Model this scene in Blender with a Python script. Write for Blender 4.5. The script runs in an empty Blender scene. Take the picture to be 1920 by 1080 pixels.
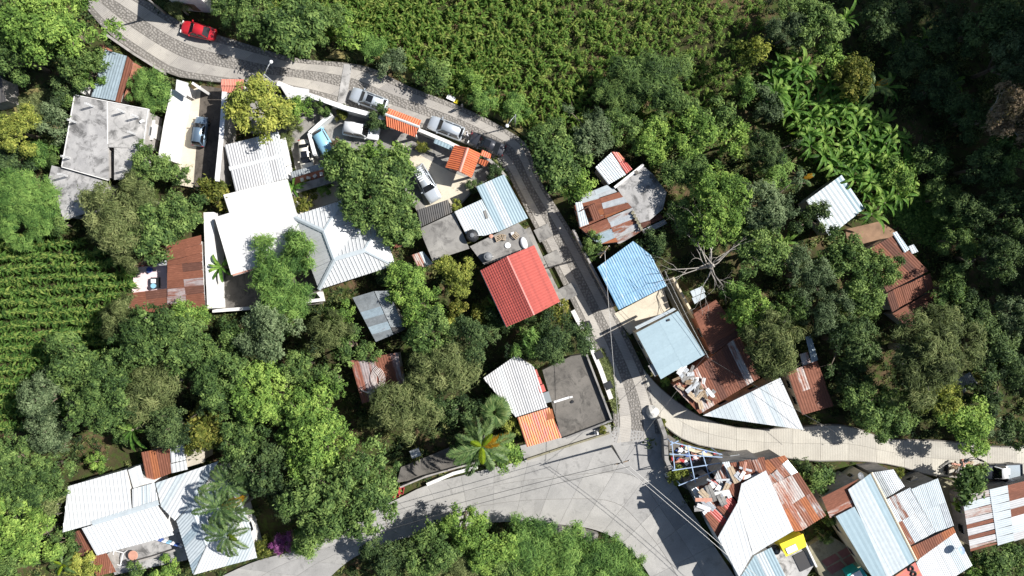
import bpy, bmesh, math, random
import numpy as np
from mathutils import Vector, Matrix

# ---------------------------------------------------------------- camera, world, sun, exposure
scene = bpy.context.scene
COL = scene.collection
H = 85.0                      # drone height in metres
PXM = 15.0                    # photo pixels per metre on the ground
GZ = -0.5                     # level of the natural ground (roads and yards stand at 0)
cam = bpy.data.cameras.new('camera'); cam_o = bpy.data.objects.new('camera', cam); COL.objects.link(cam_o)
cam_o.location = (0, 0, H); cam_o.rotation_euler = (0, 0, 0)
cam.sensor_width = 36; cam.lens = 18.0 / (64.0 / H); cam.clip_end = 3000; cam.clip_start = 0.5
scene.camera = cam_o
SUN_EL = math.radians(44); SUN_AZ = math.radians(15)      # azimuth from +X towards +Y
w = bpy.data.worlds.new('World'); scene.world = w; w.use_nodes = True
wn = w.node_tree.nodes; wl = w.node_tree.links
sky = wn.new('ShaderNodeTexSky'); sky.sky_type = 'NISHITA'; sky.sun_disc = False
sky.sun_elevation = SUN_EL; sky.sun_rotation = math.pi / 2 - SUN_AZ
bg = wn['Background']; bg.inputs['Strength'].default_value = 0.06
wl.new(sky.outputs[0], bg.inputs['Color'])
sun = bpy.data.lights.new('sun', 'SUN'); sun.energy = 4.9; sun.angle = math.radians(0.5); sun.color = (1.0, 0.965, 0.915)
sun_o = bpy.data.objects.new('sun', sun); COL.objects.link(sun_o); sun_o.location = (60, 16, 70)
sdir = Vector((-math.cos(SUN_EL) * math.cos(SUN_AZ), -math.cos(SUN_EL) * math.sin(SUN_AZ), -math.sin(SUN_EL)))
sun_o.rotation_euler = sdir.to_track_quat('-Z', 'Y').to_euler()
vs = scene.view_settings; vs.view_transform = 'Standard'; vs.look = 'None'; vs.exposure = 0.76; vs.gamma = 1; vs.use_curve_mapping = False

rnd = random.Random(7)
nrs = np.random.RandomState(11)

# ---------------------------------------------------------------- helpers
def P(u, v, z=0.0):
    "photo pixel seen at height z -> world point"
    k = (H - z) / H / PXM
    return Vector(((u - 960) * k, (540 - v) * k, z))

def empty(name, loc, rz=0, scale=None):
    o = bpy.data.objects.new(name, None); COL.objects.link(o); o.empty_display_size = .3
    o.location = loc; o.rotation_euler = (0, 0, rz)
    if scale: o.scale = scale
    return o
def tag(o, label=None, cat=None, group=None, kind=None):
    if label: o['label'] = label
    if cat: o['category'] = cat
    if group: o['group'] = group
    if kind: o['kind'] = kind
    return o
def thing(name, label, cat, loc, rz=0, group=None, scale=None):
    return tag(empty(name, loc, rz, scale), label, cat, group)

def mesh_of(name, verts, faces, mats, uvs=None, smooth=False, fm=None):
    me = bpy.data.meshes.new(name)
    me.from_pydata([tuple(v) for v in verts], [], faces)
    if not isinstance(mats, (list, tuple)): mats = [mats]
    for m in mats: me.materials.append(m if not isinstance(m, str) else M[m])
    if fm: me.polygons.foreach_set('material_index', fm)
    if smooth: me.polygons.foreach_set('use_smooth', [True] * len(me.polygons))
    if uvs is not None:
        ul = me.uv_layers.new(name='UVMap')
        lv = np.empty(len(me.loops), dtype=np.int32); me.loops.foreach_get('vertex_index', lv)
        ul.data.foreach_set('uv', np.asarray(uvs, dtype=np.float32)[lv].ravel())
    me.update()
    return me
def obj(name, me, parent=None, loc=None):
    o = bpy.data.objects.new(name, me); COL.objects.link(o)
    if parent is not None: o.parent = parent
    if loc is not None: o.location = loc
    return o
def wpart(name, verts, faces, mats, parent=None, uvs=None, smooth=False, fm=None):
    "verts in world space; part of an (unrotated) parent, or a top-level mesh with its origin at its base"
    vv = [Vector(v) for v in verts]
    if parent is not None:
        org = Vector(parent.location)
        q = parent.parent
        while q is not None: org = org + Vector(q.location); q = q.parent
    else:
        org = Vector((sum(v.x for v in vv) / len(vv), sum(v.y for v in vv) / len(vv), min(v.z for v in vv)))
    me = mesh_of(name, [v - org for v in vv], faces, mats, uvs, smooth, fm)
    o = obj(name, me, parent)
    if parent is None: o.location = org
    return o

def ccw(pts):
    a = sum(pts[i].x * pts[(i + 1) % len(pts)].y - pts[(i + 1) % len(pts)].x * pts[i].y for i in range(len(pts)))
    return pts if a > 0 else pts[::-1]
def prism_vf(pts, tops, bots):
    "pts: CCW list of Vectors; tops / bots heights (number or list)"
    n = len(pts)
    if not hasattr(tops, '__len__'): tops = [tops] * n
    if not hasattr(bots, '__len__'): bots = [bots] * n
    v = [Vector((p.x, p.y, z)) for p, z in zip(pts, tops)] + [Vector((p.x, p.y, z)) for p, z in zip(pts, bots)]
    f = [tuple(range(n)), tuple(range(2 * n - 1, n - 1, -1))]
    for i in range(n):
        j = (i + 1) % n
        f.append((i, n + i, n + j, j))
    return v, f
def prism(name, pts, tops, bots, mat, parent=None):
    q = [(p, t) for p, t in zip(pts, tops if hasattr(tops, '__len__') else [tops] * len(pts))]
    a = sum(pts[i].x * pts[(i + 1) % len(pts)].y - pts[(i + 1) % len(pts)].x * pts[i].y for i in range(len(pts)))
    if a < 0: q = q[::-1]
    v, f = prism_vf([x[0] for x in q], [x[1] for x in q], bots)
    return wpart(name, v, f, mat, parent)
def pxprism(name, px, ztop, zbot, mat, parent=None):
    return prism(name, [P(u, v, ztop) for u, v in px], ztop, zbot, mat, parent)

class MB:
    "collects boxes, tubes and lathes into one mesh"
    def __init__(s): s.v = []; s.f = []; s.m = []
    def add(s, v, f, m=0):
        b = len(s.v); s.v += [Vector(x) for x in v]; s.f += [tuple(b + i for i in q) for q in f]; s.m += [m] * len(f)
    def box(s, c, size, rz=0, m=0, tilt=None):
        x, y, z = size[0] / 2, size[1] / 2, size[2] / 2
        R = Matrix.Rotation(rz, 3, 'Z')
        if tilt: R = R @ Matrix.Rotation(tilt[0], 3, 'X') @ Matrix.Rotation(tilt[1], 3, 'Y')
        pts = [R @ Vector((a * x, b * y, d * z)) + Vector(c) for d in (-1, 1) for a, b in ((-1, -1), (1, -1), (1, 1), (-1, 1))]
        s.add(pts, [(3, 2, 1, 0), (4, 5, 6, 7), (0, 1, 5, 4), (1, 2, 6, 5), (2, 3, 7, 6), (3, 0, 4, 7)], m)
    def tube(s, path, radii, n=6, m=0):
        path = [Vector(p) for p in path]
        if not hasattr(radii, '__len__'): radii = [radii] * len(path)
        rings = []
        for i, p in enumerate(path):
            d = (path[min(i + 1, len(path) - 1)] - path[max(i - 1, 0)])
            if d.length < 1e-6: d = Vector((0, 0, 1))
            d.normalize()
            a = d.cross(Vector((0.13, 0.97, 0.21)))
            if a.length < .1: a = d.cross(Vector((1, 0, 0)))
            a.normalize(); b = d.cross(a)
            rings.append([p + (a * math.cos(2 * math.pi * k / n) + b * math.sin(2 * math.pi * k / n)) * radii[i] for k in range(n)])
        v = [q for r in rings for q in r]; f = []
        for i in range(len(path) - 1):
            for k in range(n):
                f.append((i * n + k, i * n + (k + 1) % n, (i + 1) * n + (k + 1) % n, (i + 1) * n + k))
        f.append(tuple(range(n - 1, -1, -1))); f.append(tuple((len(path) - 1) * n + k for k in range(n)))
        s.add(v, f, m)
    def lathe(s, prof, c=(0, 0, 0), n=16, m=0):
        v = []; f = []; c = Vector(c)
        for r, z in prof:
            for k in range(n):
                a = 2 * math.pi * k / n; v.append(c + Vector((r * math.cos(a), r * math.sin(a), z)))
        for i in range(len(prof) - 1):
            for k in range(n):
                f.append((i * n + k, i * n + (k + 1) % n, (i + 1) * n + (k + 1) % n, (i + 1) * n + k))
        f.append(tuple(range(n - 1, -1, -1))); f.append(tuple((len(prof) - 1) * n + k for k in range(n)))
        s.add(v, f, m)
    def build(s, name, mats, parent=None, smooth=False, world=True):
        if world: return wpart(name, s.v, s.f, mats, parent, None, smooth, s.m)
        return obj(name, mesh_of(name, s.v, s.f, mats, None, smooth, s.m), parent)

def quads_mesh(name, V, tone, mat):
    "V: (N,4,3) array of separate quads, tone: (N,) leaf tone"
    N = len(V); me = bpy.data.meshes.new(name)
    me.vertices.add(N * 4); me.vertices.foreach_set('co', np.ascontiguousarray(V, dtype=np.float32).ravel())
    me.loops.add(N * 4); me.loops.foreach_set('vertex_index', np.arange(N * 4, dtype=np.int32))
    me.polygons.add(N); me.polygons.foreach_set('loop_start', np.arange(0, N * 4, 4, dtype=np.int32))
    try: me.polygons.foreach_set('loop_total', np.full(N, 4, dtype=np.int32))
    except Exception: pass
    at = me.attributes.new('tone', 'FLOAT', 'FACE'); at.data.foreach_set('value', np.asarray(tone, dtype=np.float32))
    me.materials.append(M[mat] if isinstance(mat, str) else mat)
    me.update(calc_edges=True); me.validate()
    return me

# ---------------------------------------------------------------- materials
M = {}
def newmat(name):
    m = bpy.data.materials.new(name); m.use_nodes = True; M[name] = m
    nt = m.node_tree; return m, nt.nodes, nt.links, nt.nodes['Principled BSDF']
def ramp(n, stops, interp='LINEAR'):
    r = n.new('ShaderNodeValToRGB'); r.color_ramp.interpolation = interp
    e = r.color_ramp.elements
    while len(e) < len(stops): e.new(0.5)
    for i, (p, c) in enumerate(stops):
        e[i].position = p; e[i].color = (*c, 1) if len(c) == 3 else c
    return r
def mix(n, l, a, b, fac, mode='MIX'):
    x = n.new('ShaderNodeMix'); x.data_type = 'RGBA'; x.blend_type = mode
    for s, val in ((6, a), (7, b)):
        if isinstance(val, tuple): x.inputs[s].default_value = (*val[:3], 1)
        else: l.new(val, x.inputs[s])
    if isinstance(fac, (int, float)): x.inputs[0].default_value = fac
    else: l.new(fac, x.inputs[0])
    return x.outputs[2]
def math_(n, l, op, a, b=0.0, clamp=False):
    x = n.new('ShaderNodeMath'); x.operation = op; x.use_clamp = clamp
    for i, val in enumerate((a, b)):
        if isinstance(val, (int, float)): x.inputs[i].default_value = val
        else: l.new(val, x.inputs[i])
    return x.outputs[0]
def noise(n, l, vec, scale, detail=4, rough=.55, dist=0, w4=None):
    t = n.new('ShaderNodeTexNoise'); t.inputs['Scale'].default_value = scale; t.inputs['Detail'].default_value = detail
    t.inputs['Roughness'].default_value = rough; t.inputs['Distortion'].default_value = dist
    if w4 is not None:
        t.noise_dimensions = '4D'; l.new(w4, t.inputs['W'])
    if vec is not None: l.new(vec, t.inputs['Vector'])
    return t.outputs['Fac']
def rnd_w(n, l, k=37.0):
    oi = n.new('ShaderNodeObjectInfo'); return oi, math_(n, l, 'MULTIPLY', oi.outputs['Random'], k)
def coord(n, which='Object', sc=None, l=None):
    t = n.new('ShaderNodeTexCoord')
    if not sc: return t.outputs[which]
    mp = n.new('ShaderNodeMapping'); mp.inputs['Scale'].default_value = sc; l.new(t.outputs[which], mp.inputs['Vector']); return mp.outputs[0]
def bump(n, l, b, height, strength=.4, dist=.05):
    bp = n.new('ShaderNodeBump'); bp.inputs['Strength'].default_value = strength; bp.inputs['Distance'].default_value = dist
    l.new(height, bp.inputs['Height']); l.new(bp.outputs[0], b.inputs['Normal'])

def plain(name, col, rough=.6, var=.25, scale=3.0, metallic=0.0, dirt=None, spec=.4):
    m, n, l, b = newmat(name)
    oi, wv = rnd_w(n, l)
    f = noise(n, l, coord(n), scale, 5, .6, 0, wv)
    lo = tuple(c * (1 - var) for c in col); hi = tuple(min(1, c * (1 + var * .6)) for c in col)
    r = ramp(n, [(.3, lo), (.7, hi)]); l.new(f, r.inputs[0]); out = r.outputs[0]
    if dirt:
        f2 = noise(n, l, coord(n), scale * .35, 6, .7, .4, wv); r2 = ramp(n, [(.52, (0, 0, 0)), (.7, (1, 1, 1))]); l.new(f2, r2.inputs[0])
        out = mix(n, l, out, dirt, r2.outputs[0])
    l.new(out, b.inputs['Base Color']); b.inputs['Roughness'].default_value = rough; b.inputs['Metallic'].default_value = metallic
    b.inputs['Specular IOR Level'].default_value = spec
    return m

def concrete(name, light, dark, stain, amt=.5, scale=.35, spots=True, groove=0.0):
    m, n, l, b = newmat(name)
    oi, wv = rnd_w(n, l)
    oc = coord(n)
    f1 = noise(n, l, oc, scale, 6, .62, .6, wv)
    r1 = ramp(n, [(.35, dark), (.62, light)]); l.new(f1, r1.inputs[0])
    f2 = noise(n, l, oc, scale * 1.7, 8, .7, 1.2, math_(n, l, 'ADD', wv, 5.0))
    r2 = ramp(n, [(1 - amt * .95 - .05, (0, 0, 0)), (1 - amt * .95 + .1, (1, 1, 1))]); l.new(f2, r2.inputs[0])
    c = mix(n, l, r1.outputs[0], stain, r2.outputs[0])
    f3 = noise(n, l, oc, 14, 4, .7)
    r3 = ramp(n, [(.25, (.72, .72, .72)), (.75, (1.12, 1.12, 1.12))]); l.new(f3, r3.inputs[0])
    c = mix(n, l, c, r3.outputs[0], .8, 'MULTIPLY')
    r4 = ramp(n, [(0, (.86, .86, .87)), (1, (1.08, 1.07, 1.05))]); l.new(oi.outputs['Random'], r4.inputs[0])
    c = mix(n, l, c, r4.outputs[0], .8, 'MULTIPLY')
    h = f3
    if groove:
        wt = n.new('ShaderNodeTexWave'); wt.bands_direction = 'Y'; wt.inputs['Scale'].default_value = groove
        wt.inputs['Distortion'].default_value = .4; l.new(coord(n, 'UV'), wt.inputs['Vector'])
        c = mix(n, l, c, ramp_out(n, l, wt.outputs['Fac'], (.86, .86, .855), (1.02, 1.02, 1.02)), .9, 'MULTIPLY')
        h = math_(n, l, 'ADD', f3, wt.outputs['Fac'])
    l.new(c, b.inputs['Base Color']); b.inputs['Roughness'].default_value = .85; b.inputs['Specular IOR Level'].default_value = .25
    bump(n, l, b, h, .35, .03)
    return m
def ramp_out(n, l, f, c0, c1):
    r = ramp(n, [(.1, c0), (.6, c1)]); l.new(f, r.inputs[0]); return r.outputs[0]

def sheet(name, base, rust=(.20, .075, .04), amt=.0, metallic=.0, rough=.45, dirt=.3, rvar=.1, tv=1.0):
    "metal roofing: base paint or zinc with rust streaks running along the sheet (UV.y)"
    m, n, l, b = newmat(name)
    oi, wv = rnd_w(n, l, 91.0)
    uv = coord(n, 'UV', (2.4, .55, 1), l)
    f = noise(n, l, uv, 1.0, 6, .68, .5, wv)
    off = math_(n, l, 'MULTIPLY', math_(n, l, 'SUBTRACT', oi.outputs['Random'], .5), rvar * 2)
    f = math_(n, l, 'ADD', f, off)
    t = 1 - amt
    r = ramp(n, [(max(0, t * .8 - .02), (0, 0, 0)), (min(1, t * .8 + .14), (1, 1, 1))]); l.new(f, r.inputs[0])
    f2 = noise(n, l, coord(n, 'UV', (1.2, 1.2, 1), l), 1.6, 6, .7, 0, wv)
    d = tuple(c * (1 - dirt) for c in base)
    rb = ramp(n, [(.3, d), (.62, base)]); l.new(f2, rb.inputs[0])
    rr = ramp(n, [(.2, tuple(c * .6 for c in rust)), (.55, rust), (.85, tuple(min(1, c * 1.7 + .02) for c in rust))])
    l.new(noise(n, l, coord(n, 'UV', (3, .8, 1), l), 2.2, 5, .7, 0, wv), rr.inputs[0])
    c = mix(n, l, rb.outputs[0], rr.outputs[0], r.outputs[0]) if amt > 0 else rb.outputs[0]
    rv = ramp(n, [(0, (1 - .16 * tv, 1 - .15 * tv, 1 - .14 * tv)), (1, (1 + .1 * tv, 1 + .09 * tv, 1 + .07 * tv))]); l.new(oi.outputs['Random'], rv.inputs[0])
    c = mix(n, l, c, rv.outputs[0], .9, 'MULTIPLY')
    l.new(c, b.inputs['Base Color']); b.inputs['Roughness'].default_value = rough; b.inputs['Metallic'].default_value = metallic
    b.inputs['Specular IOR Level'].default_value = .35
    return m

def leafmat(name, c0, c1, c2, trans=.24, rough=.6, gloss=.12, orand=.22):
    m, n, l, b = newmat(name)
    at = n.new('ShaderNodeAttribute'); at.attribute_name = 'tone'
    oi = n.new('ShaderNodeObjectInfo')
    f = math_(n, l, 'ADD', at.outputs['Fac'], math_(n, l, 'MULTIPLY', math_(n, l, 'SUBTRACT', oi.outputs['Random'], .5), orand))
    r = ramp(n, [(.08, c0), (.5, c1), (.95, c2)]); l.new(f, r.inputs[0])
    l.new(r.outputs[0], b.inputs['Base Color']); b.inputs['Roughness'].default_value = rough; b.inputs['Specular IOR Level'].default_value = gloss
    tr = n.new('ShaderNodeBsdfTranslucent')
    tc = mix(n, l, r.outputs[0], (1.25, 1.3, .55), 1.0, 'MULTIPLY'); l.new(tc, tr.inputs['Color'])
    ms = n.new('ShaderNodeMixShader'); ms.inputs[0].default_value = trans
    l.new(b.outputs[0], ms.inputs[1]); l.new(tr.outputs[0], ms.inputs[2]); l.new(ms.outputs[0], n['Material Output'].inputs['Surface'])
    return m

def ground_mat():
    m, n, l, b = newmat('soil')
    oc = coord(n)
    f = noise(n, l, oc, .12, 8, .65, .5); r = ramp(n, [(.3, (.028, .024, .014)), (.5, (.06, .055, .026)), (.62, (.13, .085, .05)), (.75, (.16, .115, .07))]); l.new(f, r.inputs[0])
    f2 = noise(n, l, oc, 1.4, 8, .7); r2 = ramp(n, [(.46, (0, 0, 0)), (.6, (1, 1, 1))]); l.new(f2, r2.inputs[0])
    c = mix(n, l, r.outputs[0], (.05, .075, .018), r2.outputs[0])
    f3 = noise(n, l, oc, 9, 5, .7); r3 = ramp(n, [(.2, (.6, .6, .6)), (.8, (1.25, 1.25, 1.25))]); l.new(f3, r3.inputs[0])
    c = mix(n, l, c, r3.outputs[0], 1.0, 'MULTIPLY')
    l.new(c, b.inputs['Base Color']); b.inputs['Roughness'].default_value = .95; b.inputs['Specular IOR Level'].default_value = .1
    bump(n, l, b, f3, .6, .08)
ground_mat()
concrete('road_concrete', (.37, .362, .345), (.285, .28, .268), (.20, .196, .188), .42, .3)
concrete('road_ribbed', (.43, .405, .365), (.33, .31, .285), (.24, .225, .205), .36, .35, True, 1.5)
concrete('lane_ribbed', (.50, .475, .415), (.42, .395, .345), (.33, .31, .27), .36, .35, True, 1.5)
concrete('cobble', (.33, .31, .285), (.25, .235, .215), (.18, .17, .16), .45, 1.2)
concrete('mortar', (.21, .195, .175), (.165, .155, .14), (.13, .12, .11), .4, .8)
concrete('pale_concrete', (.46, .45, .435), (.31, .305, .30), (.13, .128, .125), .49, .33)
concrete('grey_concrete', (.31, .30, .28), (.20, .193, .183), (.12, .115, .11), .48, .4)
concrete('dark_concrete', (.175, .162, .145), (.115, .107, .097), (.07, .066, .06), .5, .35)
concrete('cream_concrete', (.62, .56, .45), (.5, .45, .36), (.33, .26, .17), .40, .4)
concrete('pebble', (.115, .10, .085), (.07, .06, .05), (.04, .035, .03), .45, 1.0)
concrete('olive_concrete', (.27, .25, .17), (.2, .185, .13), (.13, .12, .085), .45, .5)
concrete('white_roof', (.66, .66, .65), (.58, .58, .575), (.40, .37, .345), .30, .5)
plain('white_wall', (.68, .67, .65), .8, .10, 1.5, dirt=(.5, .47, .42))
plain('cream_wall', (.60, .52, .38), .85, .15, 1.5, dirt=(.33, .28, .2))
plain('block_wall', (.33, .31, .29), .9, .25, 2, dirt=(.2, .19, .17))
plain('brick_wall', (.36, .15, .095), .9, .3, 4, dirt=(.22, .12, .09))
plain('red_floor', (.22, .085, .075), .7, .2, 2)
plain('pink_floor', (.72, .56, .57), .7, .15, 1, dirt=(.45, .15, .16))
plain('teal_paint', (.02, .33, .32), .5, .2, 2)
sheet('white_sheet', (.555, .57, .575), amt=.0, dirt=.12, tv=.35)
sheet('pale_sheet', (.45, .50, .525), amt=.04, dirt=.18, tv=.5)
sheet('zinc', (.50, .53, .55), amt=.10, metallic=.25, rough=.4, dirt=.3)
sheet('dull_zinc', (.30, .325, .335), amt=.16, metallic=.2, dirt=.4)
sheet('blue_zinc', (.34, .42, .47), amt=.08, metallic=.15, dirt=.3)
sheet('grey_white', (.46, .46, .465), amt=.07, dirt=.22)
sheet('rust', (.36, .33, .31), (.19, .072, .043), .82, dirt=.3, rough=.8)
sheet('dark_rust', (.2, .16, .14), (.115, .05, .035), .85, dirt=.3, rough=.85)
sheet('orange_rust', (.35, .28, .22), (.30, .105, .045), .86, rough=.8)
sheet('rust_mix', (.44, .445, .445), (.22, .085, .05), .50, dirt=.3, rough=.65, rvar=.14)
sheet('rust_streak', (.46, .42, .395), (.27, .10, .06), .42, dirt=.25, rough=.6, rvar=.1)
sheet('lavender_rust', (.34, .29, .29), (.20, .075, .05), .42, dirt=.3, rough=.7, rvar=.12)
sheet('blue_sheet', (.165, .335, .50), (.5, .62, .7), .22, dirt=.35, rough=.45)
sheet('sky_sheet', (.29, .385, .43), (.37, .45, .48), .18, dirt=.12, rvar=.05, tv=.4)
sheet('red_tile', (.46, .105, .085), (.33, .07, .06), .25, dirt=.2, rvar=.05)
sheet('clay_tile', (.60, .17, .075), (.45, .12, .07), .3, dirt=.25, rvar=.08)
sheet('clay_pink', (.62, .25, .19), (.5, .17, .13), .3, dirt=.2)
sheet('pink_sheet', (.66, .20, .17), (.62, .27, .10), .45, dirt=.2)
sheet('dark_sheet', (.062, .06, .06), (.09, .08, .07), .3, dirt=.3)
sheet('red_paint_sheet', (.45, .075, .06), (.3, .06, .05), .3, dirt=.3)
plain('yellow_paint', (.80, .66, .03), .5, .12, 1.5)
plain('black_plastic', (.022, .024, .027), .45, .3, 3)
plain('grey_plastic', (.16, .17, .18), .5, .2, 3)
plain('steel', (.42, .44, .46), .4, .2, 3, .4)
plain('white_paint', (.72, .72, .72), .45, .08, 2)
plain('blue_beam', (.30, .40, .55), .5, .2, 2)
plain('wood', (.23, .16, .10), .85, .35, 5)
plain('pale_wood', (.42, .33, .23), .85, .35, 5)
plain('bark', (.17, .135, .10), .9, .4, 6)
plain('pale_bark', (.36, .33, .29), .9, .3, 6)
plain('rock', (.50, .49, .46), .9, .25, 1.5, dirt=(.3, .29, .27))
plain('cable', (.05, .05, .05), .6, .2, 1)
plain('pale_cable', (.45, .44, .42), .6, .2, 1)
plain('hose', (.62, .56, .53), .5, .2, 3)
plain('rubber', (.025, .025, .025), .8, .2, 3)
plain('rim', (.45, .46, .48), .35, .1, 3, .6)
plain('lamp_red', (.35, .02, .02), .3, .1, 3)
plain('lamp_clear', (.75, .75, .72), .2, .05, 3)
plain('earth', (.24, .15, .095), .95, .35, 1.0, dirt=(.15, .11, .06))
plain('terracotta', (.50, .26, .19), .75, .2, 3)
plain('grass_dry', (.20, .17, .065), .95, .4, 1.2, dirt=(.10, .11, .035))
plain('blue_cloth', (.07, .13, .38), .9, .3, 4)
plain('white_cloth', (.78, .78, .80), .9, .1, 4)
plain('red_cloth', (.40, .05, .05), .9, .3, 4)
m_, n_, l_, b_ = newmat('glass_dark'); b_.inputs['Base Color'].default_value = (.012, .014, .017, 1); b_.inputs['Roughness'].default_value = .06; b_.inputs['Specular IOR Level'].default_value = .6
def paint(name, col, metal=.3):
    m, n, l, b = newmat(name); b.inputs['Base Color'].default_value = (*col, 1); b.inputs['Roughness'].default_value = .3
    b.inputs['Metallic'].default_value = metal; b.inputs['Coat Weight'].default_value = .6; b.inputs['Coat Roughness'].default_value = .08
paint('car_red', (.48, .02, .03), .1); paint('car_silver', (.52, .565, .61), .35); paint('car_dark', (.045, .047, .055), .25)
paint('car_navy', (.14, .20, .27), .4); paint('car_white', (.78, .79, .80), 0); paint('car_sky', (.26, .50, .66), .05)
paint('car_cream', (.72, .69, .60), 0); paint('car_steel', (.38, .44, .48), .4); paint('car_ink', (.02, .025, .035), .2)
# foliage
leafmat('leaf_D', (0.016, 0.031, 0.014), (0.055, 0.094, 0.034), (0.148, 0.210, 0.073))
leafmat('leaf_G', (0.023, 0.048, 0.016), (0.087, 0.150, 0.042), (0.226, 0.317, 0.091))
leafmat('leaf_B', (0.040, 0.082, 0.019), (0.142, 0.247, 0.050), (0.325, 0.446, 0.100))
leafmat('leaf_Y', (0.064, 0.088, 0.019), (0.208, 0.250, 0.050), (0.451, 0.454, 0.102))
leafmat('leaf_O', (0.038, 0.053, 0.019), (0.122, 0.158, 0.056), (0.257, 0.284, 0.116))
leafmat('leaf_T', (0.025, 0.043, 0.020), (0.093, 0.137, 0.063), (0.216, 0.276, 0.141))
leafmat('leaf_F', (0.030, 0.075, 0.020), (0.118, 0.221, 0.053), (0.263, 0.397, 0.102))
leafmat('leaf_R', (0.052, 0.047, 0.028), (0.177, 0.139, 0.088), (0.379, 0.276, 0.186))
leafmat('leaf_K', (0.038, 0.055, 0.010), (0.124, 0.147, 0.028), (0.304, 0.277, 0.066))
leafmat('leaf_P', (0.106, 0.030, 0.100), (0.265, 0.070, 0.240), (0.424, 0.180, 0.360))
leafmat('leaf_corn', (0.041, 0.086, 0.014), (0.129, 0.230, 0.043), (0.290, 0.330, 0.085), .4)
leafmat('leaf_rowcorn', (0.032, 0.075, 0.018), (0.116, 0.221, 0.047), (0.343, 0.413, 0.107), .4)
leafmat('leaf_mix', (0.016, 0.031, 0.014), (0.075, 0.118, 0.038), (0.252, 0.259, 0.095))
leafmat('leaf_banana', (0.031, 0.083, 0.015), (0.113, 0.232, 0.041), (0.290, 0.409, 0.099), .4, .5, .12)
leafmat('leaf_palm', (0.025, 0.057, 0.018), (0.095, 0.167, 0.050), (0.263, 0.325, 0.125), .3, .45, .25)
leafmat('leaf_gold', (0.170, 0.090, 0.005), (0.382, 0.210, 0.012), (0.477, 0.330, 0.050), .3)
leafmat('leaf_lime', (0.095, 0.160, 0.008), (0.201, 0.280, 0.015), (0.297, 0.360, 0.030), .4)
# ---------------------------------------------------------------- ground and roads
EXCL = []                                     # polygons (world x, y) that stay free of undergrowth
def excl(px, z=0.0): EXCL.append(np.array([[P(u, v, z).x, P(u, v, z).y] for u, v in px]))
def inpoly(x, y, poly):
    r = np.zeros(len(x), dtype=bool); n = len(poly); j = n - 1
    for i in range(n):
        xi, yi = poly[i]; xj, yj = poly[j]
        c = ((yi > y) != (yj > y)) & (x < (xj - xi) * (y - yi) / ((yj - yi) or 1e-9) + xi)
        r ^= c; j = i
    return r
def sstep(t): t = np.clip(t, 0, 1); return t * t * (3 - 2 * t)
def hill(x, y): return 12 * sstep((x - 67) / 34) * sstep((y + 14) / 22)

gx = np.concatenate([np.linspace(-600, -100, 7), np.linspace(-95, 130, 151), np.linspace(140, 600, 7)])
gy = np.concatenate([np.linspace(-500, -70, 7), np.linspace(-66, 80, 98), np.linspace(90, 500, 7)])
GX, GY = np.meshgrid(gx, gy)
und = .07 * np.sin(GX * .31 + 1.3 * np.sin(GY * .17)) + .06 * np.sin(GY * .43 + 1.1 * np.sin(GX * .23))
GZZ = GZ + und + hill(GX, GY)
vv = np.stack([GX, GY, GZZ], -1).reshape(-1, 3); nx = len(gx)
ff = [(j * nx + i, j * nx + i + 1, (j + 1) * nx + i + 1, (j + 1) * nx + i) for j in range(len(gy) - 1) for i in range(nx - 1)]
g = obj('ground', mesh_of('ground', vv, ff, 'soil', None, True)); tag(g, 'brown soil and earth under the trees and fields', 'ground', kind='structure')

def resample(pl, n, z=0.0):
    pts = [P(u, v, z) for u, v in pl]
    # round the polyline with one Chaikin pass
    q = [pts[0]]
    for a, b in zip(pts[:-1], pts[1:]): q += [a.lerp(b, .25), a.lerp(b, .75)]
    q.append(pts[-1]); pts = q
    d = [0]
    for a, b in zip(pts[:-1], pts[1:]): d.append(d[-1] + (b - a).length)
    out = []
    for i in range(n + 1):
        t = d[-1] * i / n; k = 0
        while k < len(d) - 2 and d[k + 1] < t: k += 1
        s = (t - d[k]) / max(1e-6, d[k + 1] - d[k]); out.append(pts[k].lerp(pts[k + 1], min(1, max(0, s))))
    return out

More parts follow.
